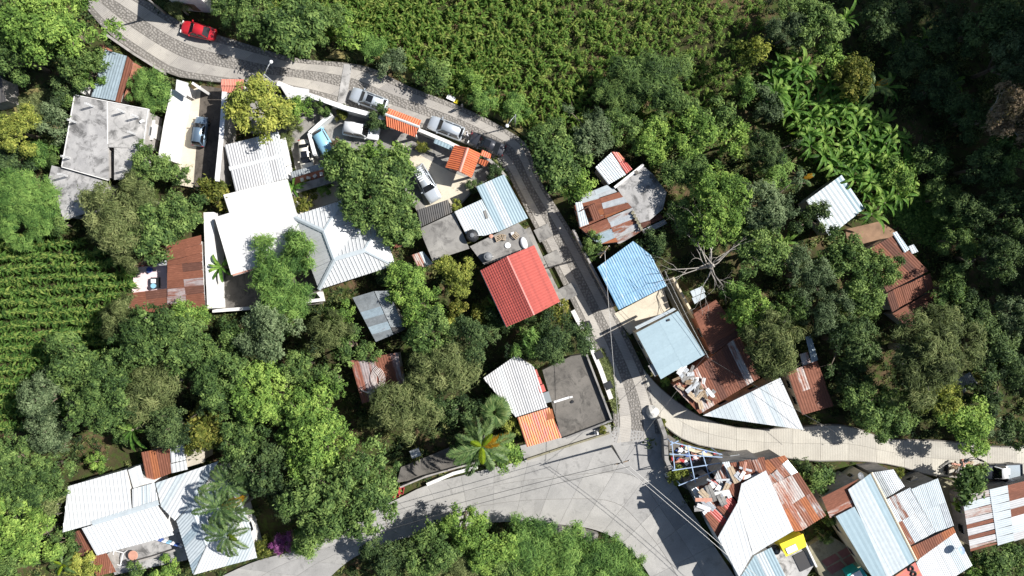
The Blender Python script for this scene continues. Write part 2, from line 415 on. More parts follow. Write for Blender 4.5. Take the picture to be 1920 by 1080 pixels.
def road_base(name, A, B, n, ztop, mat, label, cat='road'):
    a, b = resample(A, n), resample(B, n)
    v = []; f = []
    for p, q in zip(a, b):
        v += [Vector((p.x, p.y, ztop)), Vector((q.x, q.y, ztop)), Vector((p.x, p.y, -.62)), Vector((q.x, q.y, -.62))]
    for i in range(n):
        k = 4 * i
        f += [(k, k + 4, k + 5, k + 1), (k, k + 2, k + 6, k + 4), (k + 1, k + 5, k + 7, k + 3)]
    f += [(0, 1, 3, 2), (4 * n, 4 * n + 2, 4 * n + 3, 4 * n + 1)]
    o = wpart(name, v, f, mat); tag(o, label, cat, kind='structure')
    EXCL.append(np.array([[p.x, p.y] for p in a] + [[p.x, p.y] for p in b[::-1]]))
    return o, a, b
def slabs(parent, a, b, f0, f1, z, mat, sub=3, name='concrete_slab', gap=.025, step=3, zj=.004):
    "cast slabs between fractions f0..f1 of a strip; each slab spans `step` samples and is a piece of its own"
    n = len(a) - 1; i = 0; L = 0.0
    while i < n:
        j = min(n, i + step)
        c = [a[k].lerp(b[k], f0) for k in range(i, j + 1)]; d = [a[k].lerp(b[k], f1) for k in range(i, j + 1)]
        e = (c[1] - c[0]); g_ = gap / max(.1, e.length) if i else 0
        c[0] = c[0].lerp(c[1], g_); d[0] = d[0].lerp(d[1], g_)
        zz = z + rnd.uniform(-zj, zj); m = len(c); v = []; uv = []
        l0 = L
        for k in range(m):
            if k: L += ((c[k] - c[k - 1]).length + (d[k] - d[k - 1]).length) / 2
            w_ = (d[k] - c[k]).length
            for p, s in ((c[k], 0), (d[k], w_)):
                v += [Vector((p.x, p.y, zz)), Vector((p.x, p.y, z - .06))]; uv += [(s, L), (s, L)]
        f = []
        for k in range(m - 1):
            q = 4 * k; f += [(q, q + 4, q + 6, q + 2), (q, q + 1, q + 5, q + 4), (q + 2, q + 6, q + 7, q + 3)]
        q = 4 * (m - 1); f += [(0, 2, 3, 1), (q, q + 1, q + 3, q + 2)]
        wpart(name, v, f, mat, parent, uv); i = j
def cobbles(parent, a, b, f0, f1, z, sp=.31, name='cobblestones'):
    V = []; T = []
    n = len(a) - 1
    for i in range(n):
        e0 = a[i].lerp(b[i], f0); e1 = a[i].lerp(b[i], f1); g0 = a[i + 1].lerp(b[i + 1], f0)
        na = max(1, int((g0 - e0).length / sp)); nb = max(1, int((e1 - e0).length / sp))
        for p in range(na):
            for q in range(nb):
                s = (p + .5 + rnd.uniform(-.22, .22)) / na; t = f0 + (f1 - f0) * (q + .5 + (p % 2) * .3 + rnd.uniform(-.25, .2)) / nb
                t = min(f1 - .01, t)
                c = a[i].lerp(b[i], t).lerp(a[i + 1].lerp(b[i + 1], t), s); r = sp * rnd.uniform(.5, .66); an = rnd.uniform(0, 6.3); h = rnd.uniform(.035, .06)
                bo = [(c.x + r * math.cos(an + k * 1.571) * rnd.uniform(.8, 1.15), c.y + r * math.sin(an + k * 1.571) * rnd.uniform(.8, 1.15)) for k in range(4)]
                tp = [(c.x + (x - c.x) * .74, c.y + (y - c.y) * .74) for x, y in bo]
                V.append([(x, y, z + h) for x, y in tp])
                for k in range(4):
                    k2 = (k + 1) % 4; V.append([(*bo[k], z - .02), (*bo[k2], z - .02), (*tp[k2], z + h), (*tp[k], z + h)])
    V = np.array(V) - np.array(parent.location)[None, None, :]
    o = obj(name, quads_mesh(name, V, np.zeros(len(V)), 'cobble'), parent); o['kind'] = 'stuff'; return o

# the old village street (upper left to the junction): ribbed concrete wheel tracks between cobbled bands
ST_N = [(200, -30), (265, -5), (320, 30), (350, 48), (410, 66), (480, 88), (560, 112), (640, 116), (700, 126), (760, 160), (830, 186), (880, 206), (932, 232), (985, 264), (996, 290), (1010, 335), (1045, 390), (1085, 455), (1128, 535), (1162, 600), (1192, 660), (1216, 712), (1236, 770), (1243, 820)]
ST_S = [(150, 0), (200, 62), (262, 104), (318, 142), (380, 151), (440, 157), (505, 160), (582, 178), (652, 198), (722, 218), (792, 240), (862, 264), (918, 290), (945, 312), (962, 345), (988, 398), (1012, 444), (1042, 505), (1076, 575), (1108, 640), (1134, 705), (1148, 760), (1152, 800), (1142, 832)]
street, sa, sb = road_base('street', ST_N, ST_S, 84, 0.02, 'mortar', 'old village street with concrete wheel tracks between cobbled bands')
for f0, f1 in ((.14, .36), (.62, .86)): slabs(street, sa, sb, f0, f1, .055, 'road_ribbed', step=3)
for f0, f1 in ((.01, .13), (.37, .61), (.87, .99)): cobbles(street, sa, sb, f0, f1, .022)
# the paved through road (lower left, round the bend, lower right)
RD_A = [(330, 1120), (400, 1088), (480, 1050), (545, 1036), (620, 1006), (700, 956), (745, 936), (800, 908), (880, 888), (960, 868), (1050, 852), (1140, 838), (1200, 832), (1246, 852), (1262, 905), (1330, 1010), (1410, 1130)]
RD_B = [(560, 1150), (600, 1100), (650, 1052), (700, 1026), (745, 1012), (800, 1000), (880, 985), (960, 976), (1040, 982), (1100, 988), (1142, 1002), (1175, 1024), (1200, 1052), (1222, 1085), (1235, 1120), (1250, 1160)]
road, ra, rb = road_base('paved_road', RD_A, RD_B, 60, 0.006, 'mortar', 'curving grey concrete road sweeping through the bottom of the junction')
slabs(road, ra, rb, .0, .33, .046, 'road_concrete', step=3, zj=.002); slabs(road, ra, rb, .334, .66, .044, 'road_concrete', step=3, zj=.002); slabs(road, ra, rb, .664, 1.0, .046, 'road_concrete', step=3, zj=.002)
# the pale lane to the right
LN_A = [(1205, 690), (1232, 722), (1268, 752), (1320, 786), (1400, 806), (1500, 800), (1560, 794), (1610, 802), (1660, 824), (1730, 824), (1800, 828), (1860, 838), (1940, 836), (2010, 840)]
LN_B = [(1218, 740), (1226, 770), (1244, 800), (1292, 832), (1370, 846), (1440, 854), (1520, 866), (1600, 864), (1680, 872), (1740, 892), (1790, 896), (1850, 900), (1940, 900), (2010, 900)]
lane, la, lb = road_base('side_lane', LN_A, LN_B, 48, 0.012, 'mortar', 'pale sunlit concrete lane running off to the right edge', 'lane')
slabs(lane, la, lb, .03, .5, .065, 'lane_ribbed', step=3, zj=.002); slabs(lane, la, lb, .506, .97, .068, 'lane_ribbed', step=3, zj=.002)
jn = pxprism('junction_apron', [(1040, 860), (1120, 836), (1141, 826), (1152, 800), (1243, 815), (1250, 855), (1240, 880)], .038, -.6, 'road_concrete'); tag(jn, 'worn concrete apron where the streets meet', 'road', kind='structure')
cr = pxprism('speed_bump', [(645, 120), (660, 121), (648, 197), (632, 194)], .12, -.1, 'pale_concrete'); tag(cr, 'pale concrete strip laid across the cobbled street', 'road strip')

# ---------------------------------------------------------------- yards and paths
YZ = [0.0]
def yard(name, px, mat, label, cat, z=None, ex=True):
    YZ[0] += .006; z = YZ[0] if z is None else z
    o = pxprism(name, px, z, -.62, mat); tag(o, label, cat, kind='structure')
    if ex: excl(px)
    return o
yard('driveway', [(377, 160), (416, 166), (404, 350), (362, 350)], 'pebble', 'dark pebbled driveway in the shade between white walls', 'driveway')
yard('footpath', [(346, 176), (377, 160), (362, 352), (328, 345)], 'cream_concrete', 'pale walkway beside the dark driveway', 'path')
yard('courtyard', [(448, 170), (600, 186), (727, 224), (830, 265), (940, 318), (892, 352), (852, 398), (785, 402), (745, 330), (640, 345), (560, 345), (540, 250), (470, 250)], 'grey_concrete', 'shared concrete yard with parked cars under the trees', 'yard')
yard('sunny_apron', [(745, 262), (790, 292), (845, 322), (905, 345), (880, 362), (852, 392), (800, 395), (778, 330)], 'cream_concrete', 'bright concrete apron under the silver car with roof bars', 'yard')
yard('back_yard', [(560, 355), (640, 335), (700, 400), (720, 415), (668, 432), (645, 372), (560, 402)], 'cream_concrete', 'pale back yard above the white hipped roof', 'yard')
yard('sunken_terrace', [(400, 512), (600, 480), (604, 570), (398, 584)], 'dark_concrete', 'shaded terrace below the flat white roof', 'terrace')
yard('patio', [(1152, 588), (1244, 540), (1256, 578), (1180, 628)], 'cream_concrete', 'cream concrete patio between the two blue roofs', 'patio')
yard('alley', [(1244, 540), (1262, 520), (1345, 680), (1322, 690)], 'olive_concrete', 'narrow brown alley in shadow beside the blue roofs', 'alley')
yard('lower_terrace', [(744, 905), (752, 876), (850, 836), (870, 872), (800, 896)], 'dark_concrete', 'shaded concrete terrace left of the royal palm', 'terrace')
yard('washing_yard', [(196, 1030), (340, 985), (350, 1050), (215, 1078)], 'pale_concrete', 'small concrete yard below the white roofs at lower left', 'yard')
yard('dirt_yard', [(1585, 430), (1650, 415), (1690, 440), (1640, 470), (1590, 460)], 'earth', 'bare brown earth yard between two metal roofs', 'yard')
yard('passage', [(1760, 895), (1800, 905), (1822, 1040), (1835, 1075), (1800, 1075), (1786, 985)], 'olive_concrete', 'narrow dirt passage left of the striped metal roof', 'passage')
yard('pavement', [(975, 836), (1145, 795), (1150, 842), (1050, 856), (985, 868)], 'road_concrete', 'raised concrete pavement below the dark patio', 'pavement', .10)
yard('grass_plot', [(20, 190), (60, 165), (110, 165), (135, 190), (115, 240), (70, 240), (40, 235)], 'grass_dry', 'dry yellowish lawn under the trees at upper left', 'lawn', -.36, False)
yard('truck_bay', [(1845, 900), (1940, 898), (1940, 915), (1850, 930)], 'grey_concrete', 'concrete bay beside the striped metal roof', 'yard')
yard('wall_top_ledge', [(1130, 655), (1146, 690), (1160, 760), (1153, 775), (1132, 712), (1110, 660)], 'grass_dry', 'grassy verge beside the dark patio', 'verge', .02)

yard('roadside_bank', [(610, 108), (700, 114), (768, 152), (838, 180), (896, 204), (950, 232), (992, 262), (1006, 256), (962, 222), (900, 188), (840, 164), (772, 134), (705, 98), (630, 96)], 'grass_dry', 'dry brown bank between the street and the upper corn field', 'bank', -.22, False)
# free standing walls: polyline with a thickness
def wall(label, pl, h, t, mat, name='garden_wall', cat='wall', base=-.6, cap=None):
    pts = [P(u, v, h) for u, v in pl]; n = len(pts); L = []; R_ = []
    for i, p in enumerate(pts):
        d = (pts[min(i + 1, n - 1)] - pts[max(i - 1, 0)]); d.z = 0; d.normalize(); q = Vector((-d.y, d.x, 0)) * (t / 2)
        L.append(p + q); R_.append(p - q)
    v = []; f = []
    for a, b in zip(L, R_):
        v += [Vector((a.x, a.y, h)), Vector((b.x, b.y, h)), Vector((a.x, a.y, base)), Vector((b.x, b.y, base))]
    for i in range(n - 1):
        k = 4 * i; f += [(k, k + 1, k + 5, k + 4), (k, k + 4, k + 6, k + 2), (k + 1, k + 3, k + 7, k + 5)]
    k = 4 * (n - 1); f += [(0, 2, 3, 1), (k, k + 1, k + 3, k + 2)]
    EXCL.append(np.array([[a.x, a.y] for a in L] + [[b.x, b.y] for b in R_[::-1]]))
    if not cap:
        return tag(wpart(name, v, f, mat), label, cat)
    c = pts[n // 2]; e = thing(name, label, cat, (c.x, c.y, GZ))
    wpart('wall', v, f, mat, e)
    for i in range(n - 1):
        a, b = pts[i], pts[i + 1]; d = (b - a); L_ = d.length; an = math.atan2(d.y, d.x); mb = MB()
        mb.box(((a.x + b.x) / 2, (a.y + b.y) / 2, h + .03), (L_ - .03, t + .1, .07), an); mb.build('coping', cap, e)
    return e
wall('long white street wall running from the tile gate to the silver car', [(520, 156), (578, 178), (650, 203), (722, 222)], 2.3, .45, 'white_wall', cap='white_paint')
wall('broad white ledge wall on the left of the driveway', [(334, 170), (320, 235), (309, 300)], 1.9, 1.75, 'white_wall')
wall('tall white wall along the right side of the driveway', [(421, 172), (415, 260), (407, 340)], 3.2, .45, 'block_wall', cap='white_paint')
wall('white wall beside the second silver car and tile porch', [(785, 243), (840, 266), (872, 282)], 1.8, .4, 'white_wall')
wall('grey street wall curving below the dark car', [(908, 292), (932, 312), (948, 330)], 1.2, .35, 'block_wall')
wall('white yard wall left of the flat white roof', [(391, 398), (394, 490), (398, 578)], 2.4, 1.2, 'white_wall')
wall('white wall edging the sunken terrace at the bottom', [(398, 583), (480, 577), (602, 562), (596, 548)], 1.2, .4, 'white_wall')
wall('white dividing wall between the parked cars in the yard', [(622, 214), (602, 230), (580, 250), (591, 292)], 1.5, .35, 'white_wall', cap='white_paint')
wall('low concrete parapet along the street beside the red tiled house', [(988, 428), (1010, 478), (1034, 530), (1056, 572)], .55, .8, 'grey_concrete', 'parapet_wall')
wall('white kerb wall along the street beside the dark patio', [(1074, 582), (1100, 632), (1126, 692), (1146, 748)], .45, .55, 'white_wall', 'kerb_wall')
wall('low white kerb along the road below the royal palm', [(800, 909), (850, 888), (895, 876)], .35, .4, 'white_wall', 'kerb_wall')
wall('dark fence wall in front of the shaded terrace', [(750, 914), (800, 893), (890, 868)], .9, .18, 'block_wall', 'terrace_wall')
wall('thin low wall edging the raised pavement', [(988, 862), (1060, 838), (1143, 812)], .5, .22, 'olive_concrete', 'kerb_wall')
wall('pebbled retaining kerb inside the bend of the paved road', [(960, 982), (1030, 992), (1085, 1000), (1120, 1010)], .5, 1.0, 'cobble', 'retaining_wall')
wall('thin pale retaining wall at the tip of the lane', [(1236, 785), (1248, 818), (1250, 862), (1258, 880)], 1.8, .5, 'grey_concrete', 'retaining_wall')
wall('low cream kerb along the lane below the white triangular roof', [(1285, 840), (1340, 858), (1400, 868), (1450, 874)], .7, .35, 'cream_wall', 'kerb_wall')
wall('dark drain wall along the top left bend of the street', [(195, 62), (250, 100), (306, 135)], .5, .3, 'block_wall', 'drain_wall')
wall('grey block wall below the blue roof along the street', [(1075, 430), (1110, 500), (1150, 575)], 1.6, .25, 'block_wall', 'street_wall')
wall('low yard wall along the washing yard at lower left', [(232, 1060), (290, 1044), (345, 1026)], .8, .25, 'block_wall')
wall('grey alley wall below the blue roofs', [(1262, 520), (1300, 590), (1330, 650)], 1.6, .25, 'cream_wall', 'alley_wall')
excl([(990, 415), (1015, 430), (1085, 580), (1060, 590)])
# drain covers of the gutter along the street
for i, (u, v) in enumerate([(1019, 437), (1037, 486), (1064, 548)]):
    c = P(u, v, .1); mb = MB(); mb.box((c.x, c.y, -.16), (1.7, 1.9, .86), -1.1); o = mb.build('gutter_crossing', 'grey_concrete')
    tag(o, ['concrete gutter crossing nearest the pale zinc roof', 'concrete gutter crossing in the middle beside the red tiled house', 'concrete gutter crossing at the lower end of the red tiled house'][i], 'slab', 'gutter crossings along the street')
for i, (u, v) in enumerate([(1101, 610), (1122, 665), (1140, 722)]):
    c = P(u, v, .1); mb = MB(); mb.box((c.x, c.y, -.02), (.95, .95, 1.0), -1.15); mb.box((c.x, c.y, .49), (.7, .7, .03), -1.15); o = mb.build('drain_cover', 'black_plastic')
    mb = MB()
    tag(o, ['dark square drain opening nearest the red tiled house', 'dark square drain opening in the middle of the white kerb wall', 'dark square drain opening nearest the junction'][i], 'drain', 'square drains along the white kerb')

# ---------------------------------------------------------------- roofs and houses
def parse(mats):
    ms = []
    for q in mats.split(','):
        k = q.split(':'); ms += [k[0]] * int(k[1] if len(k) > 1 else 1)
    return ms
def roof(parent, pts, tdir, sw, mats, rows=1, pitch=.26, amp=.035, name='roof_sheet', jit=0.0, seam=False, order=False, lift=0.0):
    "metal sheets laid side by side over a (convex) roof plane; pts (u, v, z); ribs run along tdir"
    P3 = [P(*p) for p in pts]
    if sum(P3[i].x * P3[(i + 1) % len(P3)].y - P3[(i + 1) % len(P3)].x * P3[i].y for i in range(len(P3))) < 0:
        m_ = len(P3); P3 = P3[::-1]
        if not isinstance(tdir, Vector): tdir = (m_ - 1 - tdir[0], m_ - 1 - tdir[1])
    nrm = Vector((0, 0, 0)); n = len(P3)
    for i in range(n):
        a, b = P3[i], P3[(i + 1) % n]
        nrm += Vector(((a.y - b.y) * (a.z + b.z), (a.z - b.z) * (a.x + b.x), (a.x - b.x) * (a.y + b.y)))
    nrm.normalize()
    T = tdir.copy() if isinstance(tdir, Vector) else P3[tdir[1]] - P3[tdir[0]]; T -= nrm * T.dot(nrm); T.normalize(); S = T.cross(nrm)
    O = sum(P3, Vector((0, 0, 0))) / n
    st = [((p - O).dot(S), (p - O).dot(T)) for p in P3]
    smin, smax = min(x[0] for x in st), max(x[0] for x in st); tmin, tmax = min(x[1] for x in st), max(x[1] for x in st)
    def rng(s):
        ts = []
        for i in range(n):
            (s0, t0), (s1, t1) = st[i], st[(i + 1) % n]
            if abs(s1 - s0) < 1e-7:
                if abs(s - s0) < 1e-5: ts += [t0, t1]
            elif min(s0, s1) - 1e-6 <= s <= max(s0, s1) + 1e-6: ts.append(t0 + (t1 - t0) * (s - s0) / (s1 - s0))
        return (min(ts), max(ts)) if ts else None
    ns = max(1, round((smax - smin) / sw)); wd = (smax - smin) / ns; ms = parse(mats); out = []
    for k in range(ns):
        s0 = smin + k * wd; s1 = min(smax, s0 + wd + (.03 if k < ns - 1 else 0)); m = max(1, round(wd / pitch)); p = wd / m
        bp = []
        for r in range(m):
            b0 = s0 + r * p
            if seam: bp += [(b0, 0), (b0 + p * .42, 0), (b0 + p * .46, amp), (b0 + p * .54, amp), (b0 + p * .58, 0)]
            else: bp += [(b0, 0), (b0 + p * .5, amp)]
        bp.append((min(smax, s0 + wd), 0))
        for (sv, _) in st:
            if s0 + .01 < sv < s1 - .01: bp.append((sv, .0))
        bp = sorted(b for b in bp if b[0] <= smax + 1e-6)
        for j in range(rows):
            c0 = tmin + (tmax - tmin) * j / rows; c1 = tmin + (tmax - tmin) * (j + 1) / rows + (.08 if j < rows - 1 else .0)
            lf = lift + .006 + .007 * (k % 2) + .014 * (rows - 1 - j if False else j % 2) + rnd.uniform(0, .004)
            js, jt, ja, jz = (rnd.uniform(-jit, jit), rnd.uniform(-jit, jit), rnd.uniform(-jit, jit) * .22, abs(rnd.uniform(0, jit)) * .35) if jit else (0, 0, 0, 0)
            v = []; uv = []; ok = []
            sc, tc = (s0 + s1) / 2, (c0 + c1) / 2
            for s, h in bp:
                q = rng(min(max(s, smin + 1e-5), smax - 1e-5))
                if q is None: q = (tc, tc)
                lo, hi = max(q[0], c0), min(q[1], c1)
                good = hi - lo > .01
                if not good: lo = hi = min(max((lo + hi) / 2, c0), c1)
                ok.append(good)
                for t in (lo, hi):
                    ds, dt = s - sc, t - tc
                    s_ = sc + js + ds - dt * ja; t_ = tc + jt + dt + ds * ja
                    v.append(O + S * s_ + T * t_ + nrm * (h + lf + jz)); uv.append((s, t))
            f = [(2 * i, 2 * i + 2, 2 * i + 3, 2 * i + 1) for i in range(len(bp) - 1) if (ok[i] or ok[i + 1]) and bp[i + 1][0] - bp[i][0] > 1e-4]
            if not f: continue
            mt = ms[(k * rows + j) % len(ms)] if order else rnd.choice(ms)
            out.append(wpart(name, v, f, mt, parent, uv))
    return out
def ridge(parent, a, b, mat, wd=.45, name='ridge_cap', lift=.05):
    A, B = P(*a), P(*b); d = B - A; L = d.length; d.normalize(); q = Vector((-d.y, d.x, 0)).normalized()
    v = []
    for p in (A, B): v += [p + q * wd / 2 - Vector((0, 0, .05 - lift)), p + Vector((0, 0, .04 + lift)), p - q * wd / 2 - Vector((0, 0, .05 - lift))]
    return wpart(name, v, [(0, 3, 4, 1), (1, 4, 5, 2)], mat, parent, [(0, 0), (.2, 0), (.4, 0), (0, L), (.2, L), (.4, L)])
def walls(parent, pts, mat, inset=.22, drop=.12, doors=True, base=-.6, name='wall'):
    "closed wall body under a roof outline, with windows and a door set into the longer sides"
    q = [P(*p) for p in pts]; a = sum(q[i].x * q[(i + 1) % len(q)].y - q[(i + 1) % len(q)].x * q[i].y for i in range(len(q)))
    if a < 0: q = q[::-1]
    c = sum(q, Vector((0, 0, 0))) / len(q); r = sum((p - c).length for p in q) / len(q); s = 1 - inset / max(.6, r) * 1.3
    b = [Vector((c.x + (p.x - c.x) * s, c.y + (p.y - c.y) * s, p.z)) for p in q]
    v, f = prism_vf(b, [p.z - drop for p in q], base)
    o = wpart(name, v, f, mat, parent)
    EXCL.append(np.array([[p.x, p.y] for p in q]))
    if doors:
        n = len(b); dn = 0
        for i in range(n):
            p0, p1 = b[i], b[(i + 1) % n]; e = p1 - p0; e.z = 0
            if e.length < 2.6 or min(p0.z, p1.z) < 2.3: continue
            an = math.atan2(e.y, e.x); nv = Vector((e.y, -e.x, 0)).normalized()
            for kf in ((.3, .72) if e.length > 5 else (.5,)):
                m0 = p0.lerp(p1, kf) + nv * .03; m0.z = 0
                mb = MB()
                if dn == 0: mb.box((m0.x, m0.y, .93), (.95, .06, 1.95), an); mb.build('door', 'wood', parent); dn = 1
                else:
                    mb.box((m0.x, m0.y, 1.5), (1.15, .07, 1.05), an); mb.build('window_frame', 'steel', parent)
                    m1 = m0 + nv * .025; mb = MB(); mb.box((m1.x, m1.y, 1.5), (1.0, .05, .9), an); mb.build('pane', 'glass_dark', parent)
    return o
def house(label, u, v, name='house', cat='house'):
    c = P(u, v, 0); return thing(name, label, cat, (c.x, c.y, GZ))
def slab(parent, px, z, t, mat, name='roof_slab', wall=None, inset=.3, doors=True):
    o = pxprism(name, px, z, z - t, mat, parent)
    if wall: walls(parent, [(u, v, z) for u, v in px], wall, inset, t, doors)
    return o
def sheetroof(parent, pts, tdir, sw, mats, wall='block_wall', **k):
    if wall: walls(parent, pts, wall)
    return roof(parent, pts, tdir, sw, mats, **k)
def parapet(parent, px, z, h, t, mat):
    for (a, b) in zip(px[:-1], px[1:]):
        A, B = P(*a, z), P(*b, z); d = B - A; mb = MB()
        mb.box(((A.x + B.x) / 2, (A.y + B.y) / 2, z + h / 2 - .01), (d.length, t, h + .02), math.atan2(d.y, d.x)); mb.build('parapet', mat, parent)
def tank(label, u, v, z, r=.62, h=1.25, mat='black_plastic'):
    c = P(u, v, z + h); t = thing('water_tank', label, 'water tank', (c.x, c.y, z))
    mb = MB(); pr = [(r, 0)]
    for k in range(5): pr += [(r, h * .72 * (k + .3) / 5), (r * 1.04, h * .72 * (k + .5) / 5), (r, h * .72 * (k + .7) / 5)]
    pr += [(r, h * .74), (r * .8, h * .88), (r * .36, h * .95)]; mb.lathe(pr, n=20); mb.build('tank_body', mat, t, False, False)
    mb = MB(); mb.lathe([(r * .36, h * .95), (r * .36, h * 1.02), (r * .1, h * 1.05)], n=14); mb.build('lid', 'grey_plastic', t, False, False)
    for k in range(8):
        a = k * math.pi / 4; mb = MB(); mb.box((r * .6 * math.cos(a), r * .6 * math.sin(a), h * .875), (r * .5, .05, .05), a, tilt=(0, .5)); mb.build('rib', 'grey_plastic', t, False, False)
    mb = MB(); mb.tube([(r * .9, 0, h * .8), (r * 1.3, 0, h * .8), (r * 1.3, 0, 0)], .025, 5); mb.build('pipe', 'white_paint', t, False, False)
    return t
def dish(label, u, v, z, r=.42, mat='grey_plastic'):
    c = P(u, v, z + .8); t = thing('satellite_dish', label, 'satellite dish', (c.x, c.y, z))
    mb = MB(); mb.tube([(0, 0, 0), (0, 0, .75)], .03, 6); mb.build('mast', 'steel', t, False, False)
    d = Vector((.25, .35, .9)).normalized(); q = d.to_track_quat('Z', 'Y').to_matrix(); v = []; f = []
    for i, rr in enumerate((.02, .35, .7, 1.0)):
        for k in range(16):
            a = k * math.pi / 8; v.append(q @ Vector((r * rr * math.cos(a), r * rr * math.sin(a), .16 * rr * rr)) + Vector((0, 0, .75)))
    for i in range(3):
        for k in range(16): f.append((i * 16 + k, i * 16 + (k + 1) % 16, (i + 1) * 16 + (k + 1) % 16, (i + 1) * 16 + k))
    obj('reflector', mesh_of('reflector', v, f, mat, None, True), t)
    mb = MB(); mb.tube([Vector((0, 0, .75)) + q @ Vector((0, -r, .1)), Vector((0, 0, .75)) + d * .4], .015, 5); mb.box(Vector((0, 0, .75)) + d * .4, (.08, .08, .1)); mb.build('receiver_arm', 'steel', t, False, False)
    return t
# ---------------------------------------------------------------- the houses, upper left to lower right
# grey concrete house, upper left
h = house('flat grey concrete roof with upright rebar stubs at upper left', 190, 260)
slab(h, [(140, 177), (201, 190), (203, 338), (115, 313)], 3.2, .28, 'pale_concrete', wall='block_wall')
slab(h, [(201.3, 190), (279, 204), (268, 278), (203, 276)], 3.203, .28, 'pale_concrete', wall='block_wall')
slab(h, [(214, 277), (268, 279), (258, 312), (236, 336), (214, 337)], 3.2, .28, 'pale_concrete', wall='block_wall')
slab(h, [(97, 310), (113, 314), (200, 340), (192, 372), (165, 398), (120, 413), (103, 370), (91, 335)], 2.85, .25, 'pale_concrete', wall='block_wall')
for a, b in (((140, 178), (278, 205)), ((140, 178), (116, 312)), ((201, 190), (202, 270)), ((116, 313), (203, 338)), ((278, 205), (268, 278))):
    A, B = P(*a, 3.2), P(*b, 3.2); d = B - A; mb = MB(); mb.box(((A.x + B.x) / 2, (A.y + B.y) / 2, 3.225), (d.length, .09, .06), math.atan2(d.y, d.x)); mb.build('roof_kerb', 'white_wall', h)
for u, v in ((175, 200), (234, 211), (143, 230), (260, 221), (254, 252), (131, 297), (125, 330), (240, 319)):
    c = P(u, v, 3.2); mb = MB()
    for dx, dy in ((-.07, -.07), (.07, -.07), (.07, .07), (-.07, .07)): mb.tube([(c.x + dx, c.y + dy, 3.1), (c.x + dx * 1.4, c.y + dy, 4.75)], .035, 4)
    mb.build('rebar_stub', 'white_paint', h)
c = P(267, 228, 3.2); mb = MB(); mb.box((c.x, c.y, 3.3), (.45, .3, .25), .5); mb.build('vent_block', 'white_paint', h)
slab(h, [(272, 222), (290, 225), (286, 262), (262, 262)], 1.6, .2, 'white_roof', name='porch_slab', wall='white_wall', doors=False)
# blue-grey shed
h = house('long blue-grey metal roof between big tree and street at upper left', 210, 140, 'shed', 'shed')
sheetroof(h, [(197, 93, 2.9), (238, 105, 2.9), (216, 189, 2.5), (171, 181, 2.5)], (0, 3), .95, 'blue_zinc:3,zinc', wall='block_wall', pitch=.3)
roof(h, [(239, 105, 2.95), (250, 116, 2.9), (226, 193, 2.5), (216, 190, 2.5)], (0, 3), .8, 'rust_mix,rust')
wall('brick boundary wall left of the blue-grey shed', [(191, 84), (184, 108)], 1.8, .5, 'brick_wall', 'brick_wall')
wall('thin brick wall right of the blue-grey shed', [(252, 118), (234, 185)], 1.5, .3, 'brick_wall', 'brick_wall')
wall('white wall stub between the big tree and the grey concrete house', [(160, 150), (155, 176)], 2.0, .7, 'white_wall')
# gatehouse at the driveway
h = house('small white gatehouse at the head of the driveway', 344, 165, 'gatehouse', 'gatehouse')
slab(h, [(331, 149), (352, 155), (348, 182), (329, 169)], 2.9, .22, 'white_roof', wall='white_wall')
mb = MB(); A, B = P(360, 155, 2.6), P(376, 166, 2.6); d = B - A; mb.box(((A.x + B.x) / 2, (A.y + B.y) / 2, 1.1), (d.length, .3, 3.0), math.atan2(d.y, d.x)); mb.build('gate_pillar', 'white_wall', h)
h = house('pink tiled gate canopy beside the yellow-green yard tree', 434, 162, 'gate_canopy', 'canopy')
roof(h, [(415, 149, 2.6), (457, 149, 2.6), (457, 161, 3.0), (414, 161, 3.0)], (0, 3), 1.4, 'clay_pink', pitch=.2, amp=.07, name='tile_panel')
roof(h, [(414, 161.5, 3.0), (457, 161.5, 3.0), (454, 174, 2.6), (416, 173, 2.6)], (0, 3), 1.4, 'clay_pink', pitch=.2, amp=.07, name='tile_panel')
for u in (417, 453):
    c = P(u, 161, 2.6); mb = MB(); mb.box((c.x, c.y, 1.1), (.3, .3, 3.3)); mb.build('post', 'white_wall', h)
h = house('white slab over the street door beside the yard tree', 552, 174, 'door_canopy', 'canopy')
slab(h, [(524, 159), (579, 167), (577, 189), (540, 185)], 2.7, .18, 'white_roof', wall='white_wall', doors=False)
# striped grey-white house
h = house('grey and white ribbed metal roof right of the driveway', 480, 305)
sheetroof(h, [(421, 272, 3.3), (522, 247, 3.3), (531, 289, 3.05), (431, 314, 3.05)], (0, 3), 1.0, 'grey_white:3,white_sheet', wall='white_wall', pitch=.36, amp=.06)
roof(h, [(432, 318, 3.02), (532, 292, 3.02), (541, 334, 2.75), (442, 360, 2.75)], (0, 3), 1.0, 'white_sheet:2,grey_white:2', pitch=.36, amp=.06)
walls(h, [(432, 318, 3.0), (532, 292, 3.0), (541, 334, 2.75), (442, 360, 2.75)], 'white_wall', doors=False)
ridge(h, (430, 316, 3.06), (532, 290, 3.06), 'white_sheet', .55)
slab(h, [(523, 262), (535, 258), (546, 308), (534, 312)], 2.6, .15, 'white_roof', name='side_slab')
# flat white roof
h = house('large flat white roof left of the white hipped roof', 480, 430)
slab(h, [(419, 366), (538, 336), (566, 440), (562, 482), (437, 518), (404, 407), (430, 399)], 3.3, .3, 'white_roof', wall='white_wall')
parapet(h, [(420, 367), (537, 338)], 3.3, .12, .2, 'white_wall'); parapet(h, [(437, 516), (560, 481)], 3.3, .12, .2, 'terracotta'); parapet(h, [(405, 409), (436, 515)], 3.3, .12, .2, 'white_wall')
slab(h, [(520, 460), (566, 446), (570, 500), (530, 512)], 2.3, .2, 'pale_concrete', name='side_slab', wall='white_wall', doors=False)
